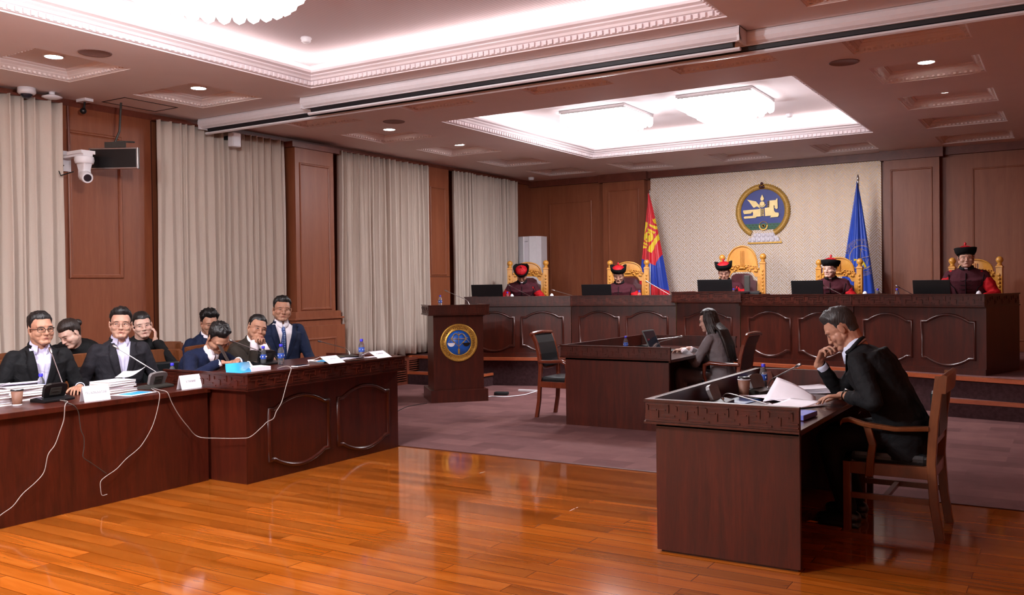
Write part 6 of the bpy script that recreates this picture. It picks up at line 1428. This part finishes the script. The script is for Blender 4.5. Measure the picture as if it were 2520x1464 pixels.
    if g('watch'):
        sh, el, wr = arms[g('watch')]; dv = (wr-el).normalized(); c_ = wr-dv*.012; mt = basis(c_, dv, V((0, 0, 1)))
        m = MB(); q = [mt @ V((.031*math.cos(a_), 0, .031*math.sin(a_))) for a_ in [2*PI*k/20 for k in range(20)]]; m.tube(q, .007, 6, closed=True, flat=.4); wo = m.build('watch_strap', 'black', root)
        m = MB(); m.lathe([(0, 0), (.017, 0), (.018, .004), (.016, .007), (0, .007)], 20, mat=mt @ TR(.010, 0, .030) @ RY(.35)); m.build('watch_face', 'steel', wo)
    return root, dict(head=hc, neck=neckb, arms=arms)
# ================================================================ WHO SITS WHERE
DN = (0, 0, -1)
def pr_(**k): return k
# front row, left (facing the hall, +X)
person('person', 'man in black-framed glasses and black suit seated at the far left', (0, 0, 0), -104, pr_(headat=(-6.9, 4.10, 1.262), head=(6, 2, 2), skin='skin_b', glasses='frame_dark', gr=.0016, jacket='suit_black', shirt='shirt_lilac', open=24, vdepth=.34, vwidth=.075, lean=2, curve=8, big=1.04, gaze=-1,
    R=pr_(w=(.20, .30, .74), d=(-.6, 1, 0), n=DN), L=pr_(w=(-.20, .30, .74), d=(.6, 1, 0), n=DN), hair_top=.02))
person('person', 'man in thin glasses and charcoal suit behind the second book pile', (0, 0, 0), -110, pr_(headat=(-6.95, 4.838, 1.268), head=(-14, 0, -2), skin='skin_a', glasses='frame_metal', jacket='suit_char', shirt='shirt_lilac', open=26, vdepth=.34, vwidth=.07, lean=0, curve=6, big=1.05, hair_top=.026, quiff=.012, gaze=1,
    R=pr_(w=(.22, .26, .70), d=(-.6, 1, 0), n=DN), L=pr_(w=(-.22, .26, .70), d=(.6, 1, 0), n=DN)))
person('person', 'man in navy sweater bending his head down over the desk corner', (0, 0, 0), -86, pr_(headat=(-6.45, 5.455, 1.125), head=(-10, 50, 8), skin='skin_b', wear='sweater', jacket='knit_navy', shirt='shirt_white', vdepth=.05, vwidth=.06, lean=18, curve=17, eye=.1, hair_top=.03, mess=.6, neckf=.05, cpoint=1.2,
    R=pr_(W=(-6.25, 5.30, .925), d=(-.9, .5, 0), n=DN, c=(.6,), h=(1, -.2, -.6)), L=pr_(w=(-.14, .42, .84), d=(.9, .5, 0), n=DN, h=(-1, -.2, -.6))))
person('person', 'man in dark olive suit with both hands clasped before his mouth', (0, 0, 0), -86, pr_(headat=(-6.74, 6.17, 1.172), head=(-26, 4, -14), skin='skin_b', jacket='suit_olive', shirt='shirt_white', tie='tie_dark', vdepth=.26, vwidth=.06, lean=12, curve=14, hair_top=.014, burn=.0, gaze=-1, shf=.02,
    R=pr_(hd=(.040, .125, -.135), d=(-.55, .1, 1), n=(-1, .2, -.4), h=(.3, .5, -1), c=(.85,), cuff=.72, cufflen=.10), L=pr_(hd=(-.045, .130, -.135), d=(.55, .1, 1), n=(1, .2, -.4), h=(-.3, .5, -1), c=(.85,), cuff=.72, cufflen=.10)))
person('person', 'man in blue suit with a blue patterned tie sitting upright', (0, 0, 0), -118, pr_(headat=(-7.05, 6.80, 1.335), head=(-6, 2, -4), skin='skin_b', jacket='suit_navy', shirt='shirt_white', tie='tie_blue', tiex=.03, vdepth=.36, vwidth=.095, lean=-2, curve=4, big=1.05, eye=.3, face_w=1.05, jaw=1.15, hair_top=.024, quiff=.008,
    R=pr_(w=(.22, .30, .70), d=(-.3, 1, 0), n=DN), L=pr_(w=(-.20, .30, .70), d=(.6, 1, 0), n=DN)))
# second row
person('person', 'woman in black with dark tied-back hair, leaning down behind the first man', (0, 0, 0), -140, pr_(headat=(-7.62, 4.80, 1.18), head=(-36, 34, 6), skin='skin_c', wear='top', jacket='black_top', hair='bun', lean=30, curve=16, S=1.03, vox=.005, eye=.2, hairmat='hairbrown', hairline=.062, burn=-.03,
    R=pr_(w=(.15, .45, .76), d=(-.3, 1, 0), n=DN), L=pr_(w=(-.15, .45, .76), d=(.3, 1, 0), n=DN)))
person('person', 'woman in black resting her cheek on her hand, between two men', (0, 0, 0), -108, pr_(headat=(-7.5, 5.45, 1.222), head=(-10, 2, 8), skin='skin_c', wear='top', jacket='black_top', hair='short', lean=8, curve=10, S=1.04, vox=.005, hairline=.066, burn=-.02, gaze=1,
    R=pr_(w=(.2, .3, .74), d=(-.6, 1, 0), n=DN), L=pr_(hd=(-.078, .066, -.150), d=(-.12, -.22, 1), n=(1, -.5, .1), h=(-.6, .4, -1), c=(.45,))))
person('person', 'young man in navy jacket seated behind the man in the navy sweater', (0, 0, 0), -102, pr_(headat=(-7.62, 6.33, 1.205), head=(-10, 14, 0), skin='skin_b', jacket='suit_navy', shirt='shirt_white', vdepth=.1, vwidth=.04, lean=4, curve=10, S=1.03, vox=.005, eye=.2, hair_top=.042, mess=.7, side_t=.3, quiff=.01,
    R=pr_(w=(.2, .3, .74), d=(-.6, 1, 0), n=DN), L=pr_(w=(-.2, .3, .74), d=(.6, 1, 0), n=DN)))
# right-hand desk
person('person', 'man in black suit reading at the lower right desk, hand at his mouth', (0, 0, 0), 92, pr_(headat=(-1.29, 6.15, 1.245), head=(4, 38, 0), skin='skin_b', jacket='suit_black', shirt='shirt_blue', vox=.0035, cvox=.006, open=10, vdepth=.2, vwidth=.07, lean=24, curve=9, big=1.08, hairmat='hairgrey', hair_top=.024, quiff=.016, side_t=.25, burn=-.012, eye=.22, neckr=.064, belly=.02, fold=.008, neckf=.045,
    L=pr_(W=(-1.24, 5.985, .835), d=(-.12, 1, -.1), n=(-.1, -.1, -1), h=(-.75, -.7, -.35), c=(.28, .24, .26, .34), s=1.06, cuff=.80, cufflen=.0), R=pr_(W=(-1.455, 6.24, 1.02), d=(-.28, -.42, 1), n=(-.35, -1, -.35), h=(.25, .6, -1), c=(.75, .62, .7, .9), s=1.06, cuff=.84, cufflen=.02), watch='L', kneey=.40, anky=.30))
# clerk with long hair
person('person', 'woman in grey suit with very long dark hair typing on a laptop', (0, 0, 0), 90, pr_(headat=(-3.53, 9.92, 1.13), head=(4, 16, 0), skin='skin_c', glasses='frame_dark', jacket='suit_grey', shirt='shirt_white', hair='long', hairlen=.34, hairdir=(0, -.34, -1), S=1.06, vox=.0045, lean=6, curve=9, big=.92, hairmat='hairbrown', eye=.3, face_w=.94, trousers='suit_grey', vdepth=.2, vwidth=.05, hairline=.074,
    L=pr_(W=(-3.78, 9.78, .80), d=(.2, 1, 0), n=DN, h=(-.7, -.5, -1), c=(.35,), cufflen=.03, cuff=.86), R=pr_(W=(-3.80, 10.02, .80), d=(-.2, 1, 0), n=DN, h=(.6, -.3, -1), c=(.35,), cufflen=.03, cuff=.86)))
# judges
JG = pr_(wear='robe', jacket='robe_red', hat=1, vox=.0055, cvox=.009, S=1.07, hairline=.05, fold=.01)
def judge(label, at, rz, **k):
    p = dict(JG); p.update(R=pr_(w=(.22, .36, .82), d=(-.7, 1, 0), n=DN, h=(.8, -.2, -1)), L=pr_(w=(-.22, .36, .82), d=(.7, 1, 0), n=DN, h=(-.8, -.2, -1))); p.update(k); p['headat'] = at
    return person('person', label, (0, 0, Z0), rz, p, 'judges in red robes and black-brimmed red hats')
judge('leftmost judge in red robe, head bowed so the hat crown shows', (-7.97, 13.18, 1.735), 206, head=(0, 46, 0), eye=.05, flap=.05, lean=10, curve=14, skin='skin_b', hatp=-4)
judge('second judge from the left in red robe, reading downwards', (-6.34, 13.55, 1.70), 196, head=(4, 24, 0), eye=.15, flap=.05, lean=4, skin='skin_a', face_w=.94)
judge('centre judge in red robe with glasses, before the tallest throne', (-4.60, 13.66, 1.715), 190, head=(6, 18, 4), eye=.2, flap=.045, lean=6, skin='skin_a', glasses='frame_metal')
judge('judge in red robe, a woman looking to the left, beside the blue flag', (-2.98, 13.5, 1.725), 186, head=(-24, 0, 0), skin='skin_c', face_w=.94, hair='short', burn=-.05, flap=.0, big=.92, shw=.155)
judge('rightmost judge in red robe facing the hall, hat on', (-1.19, 13.1, 1.825), 180, head=(10, -2, 2), skin='skin_a', face_w=1.06, jaw=1.1, flap=.01, big=1.08, seat=.56)
# coat over a chair back
m = MB(); rg = []
for k in range(11):
    y = 5.16+.042*k; w_ = .028*math.sin(k*1.3); zt = 1.015-.004*abs(k-5)**1.5; hz = .52+.05*math.sin(k*.9)
    rg.append([V((-7.50+w_, y, hz)), V((-7.47+w_, y, .8)), V((-7.46, y, zt-.02)), V((-7.43, y, zt+.008)), V((-7.39, y, zt)), V((-7.36, y, zt-.04)), V((-7.35+w_, y, .8)), V((-7.33+w_, y, hz+.04)), V((-7.36+w_, y, hz+.04)), V((-7.39+w_, y, .8)), V((-7.43, y, zt-.03)), V((-7.46+w_, y, .75))])
m.loft(rg); me = remesh(m, .009, 6, 'coat'); me.materials.append(MT['suit_black'])
o = bpy.data.objects.new('folded_coat', me); COL.objects.link(o); tag(o, 'dark coat hung over a chair back between the man in thin glasses and the man in the navy sweater'[:80].rsplit(' ', 0)[0], 'coat'); o['label'] = 'dark coat hung over a chair back left of the man in the navy sweater'
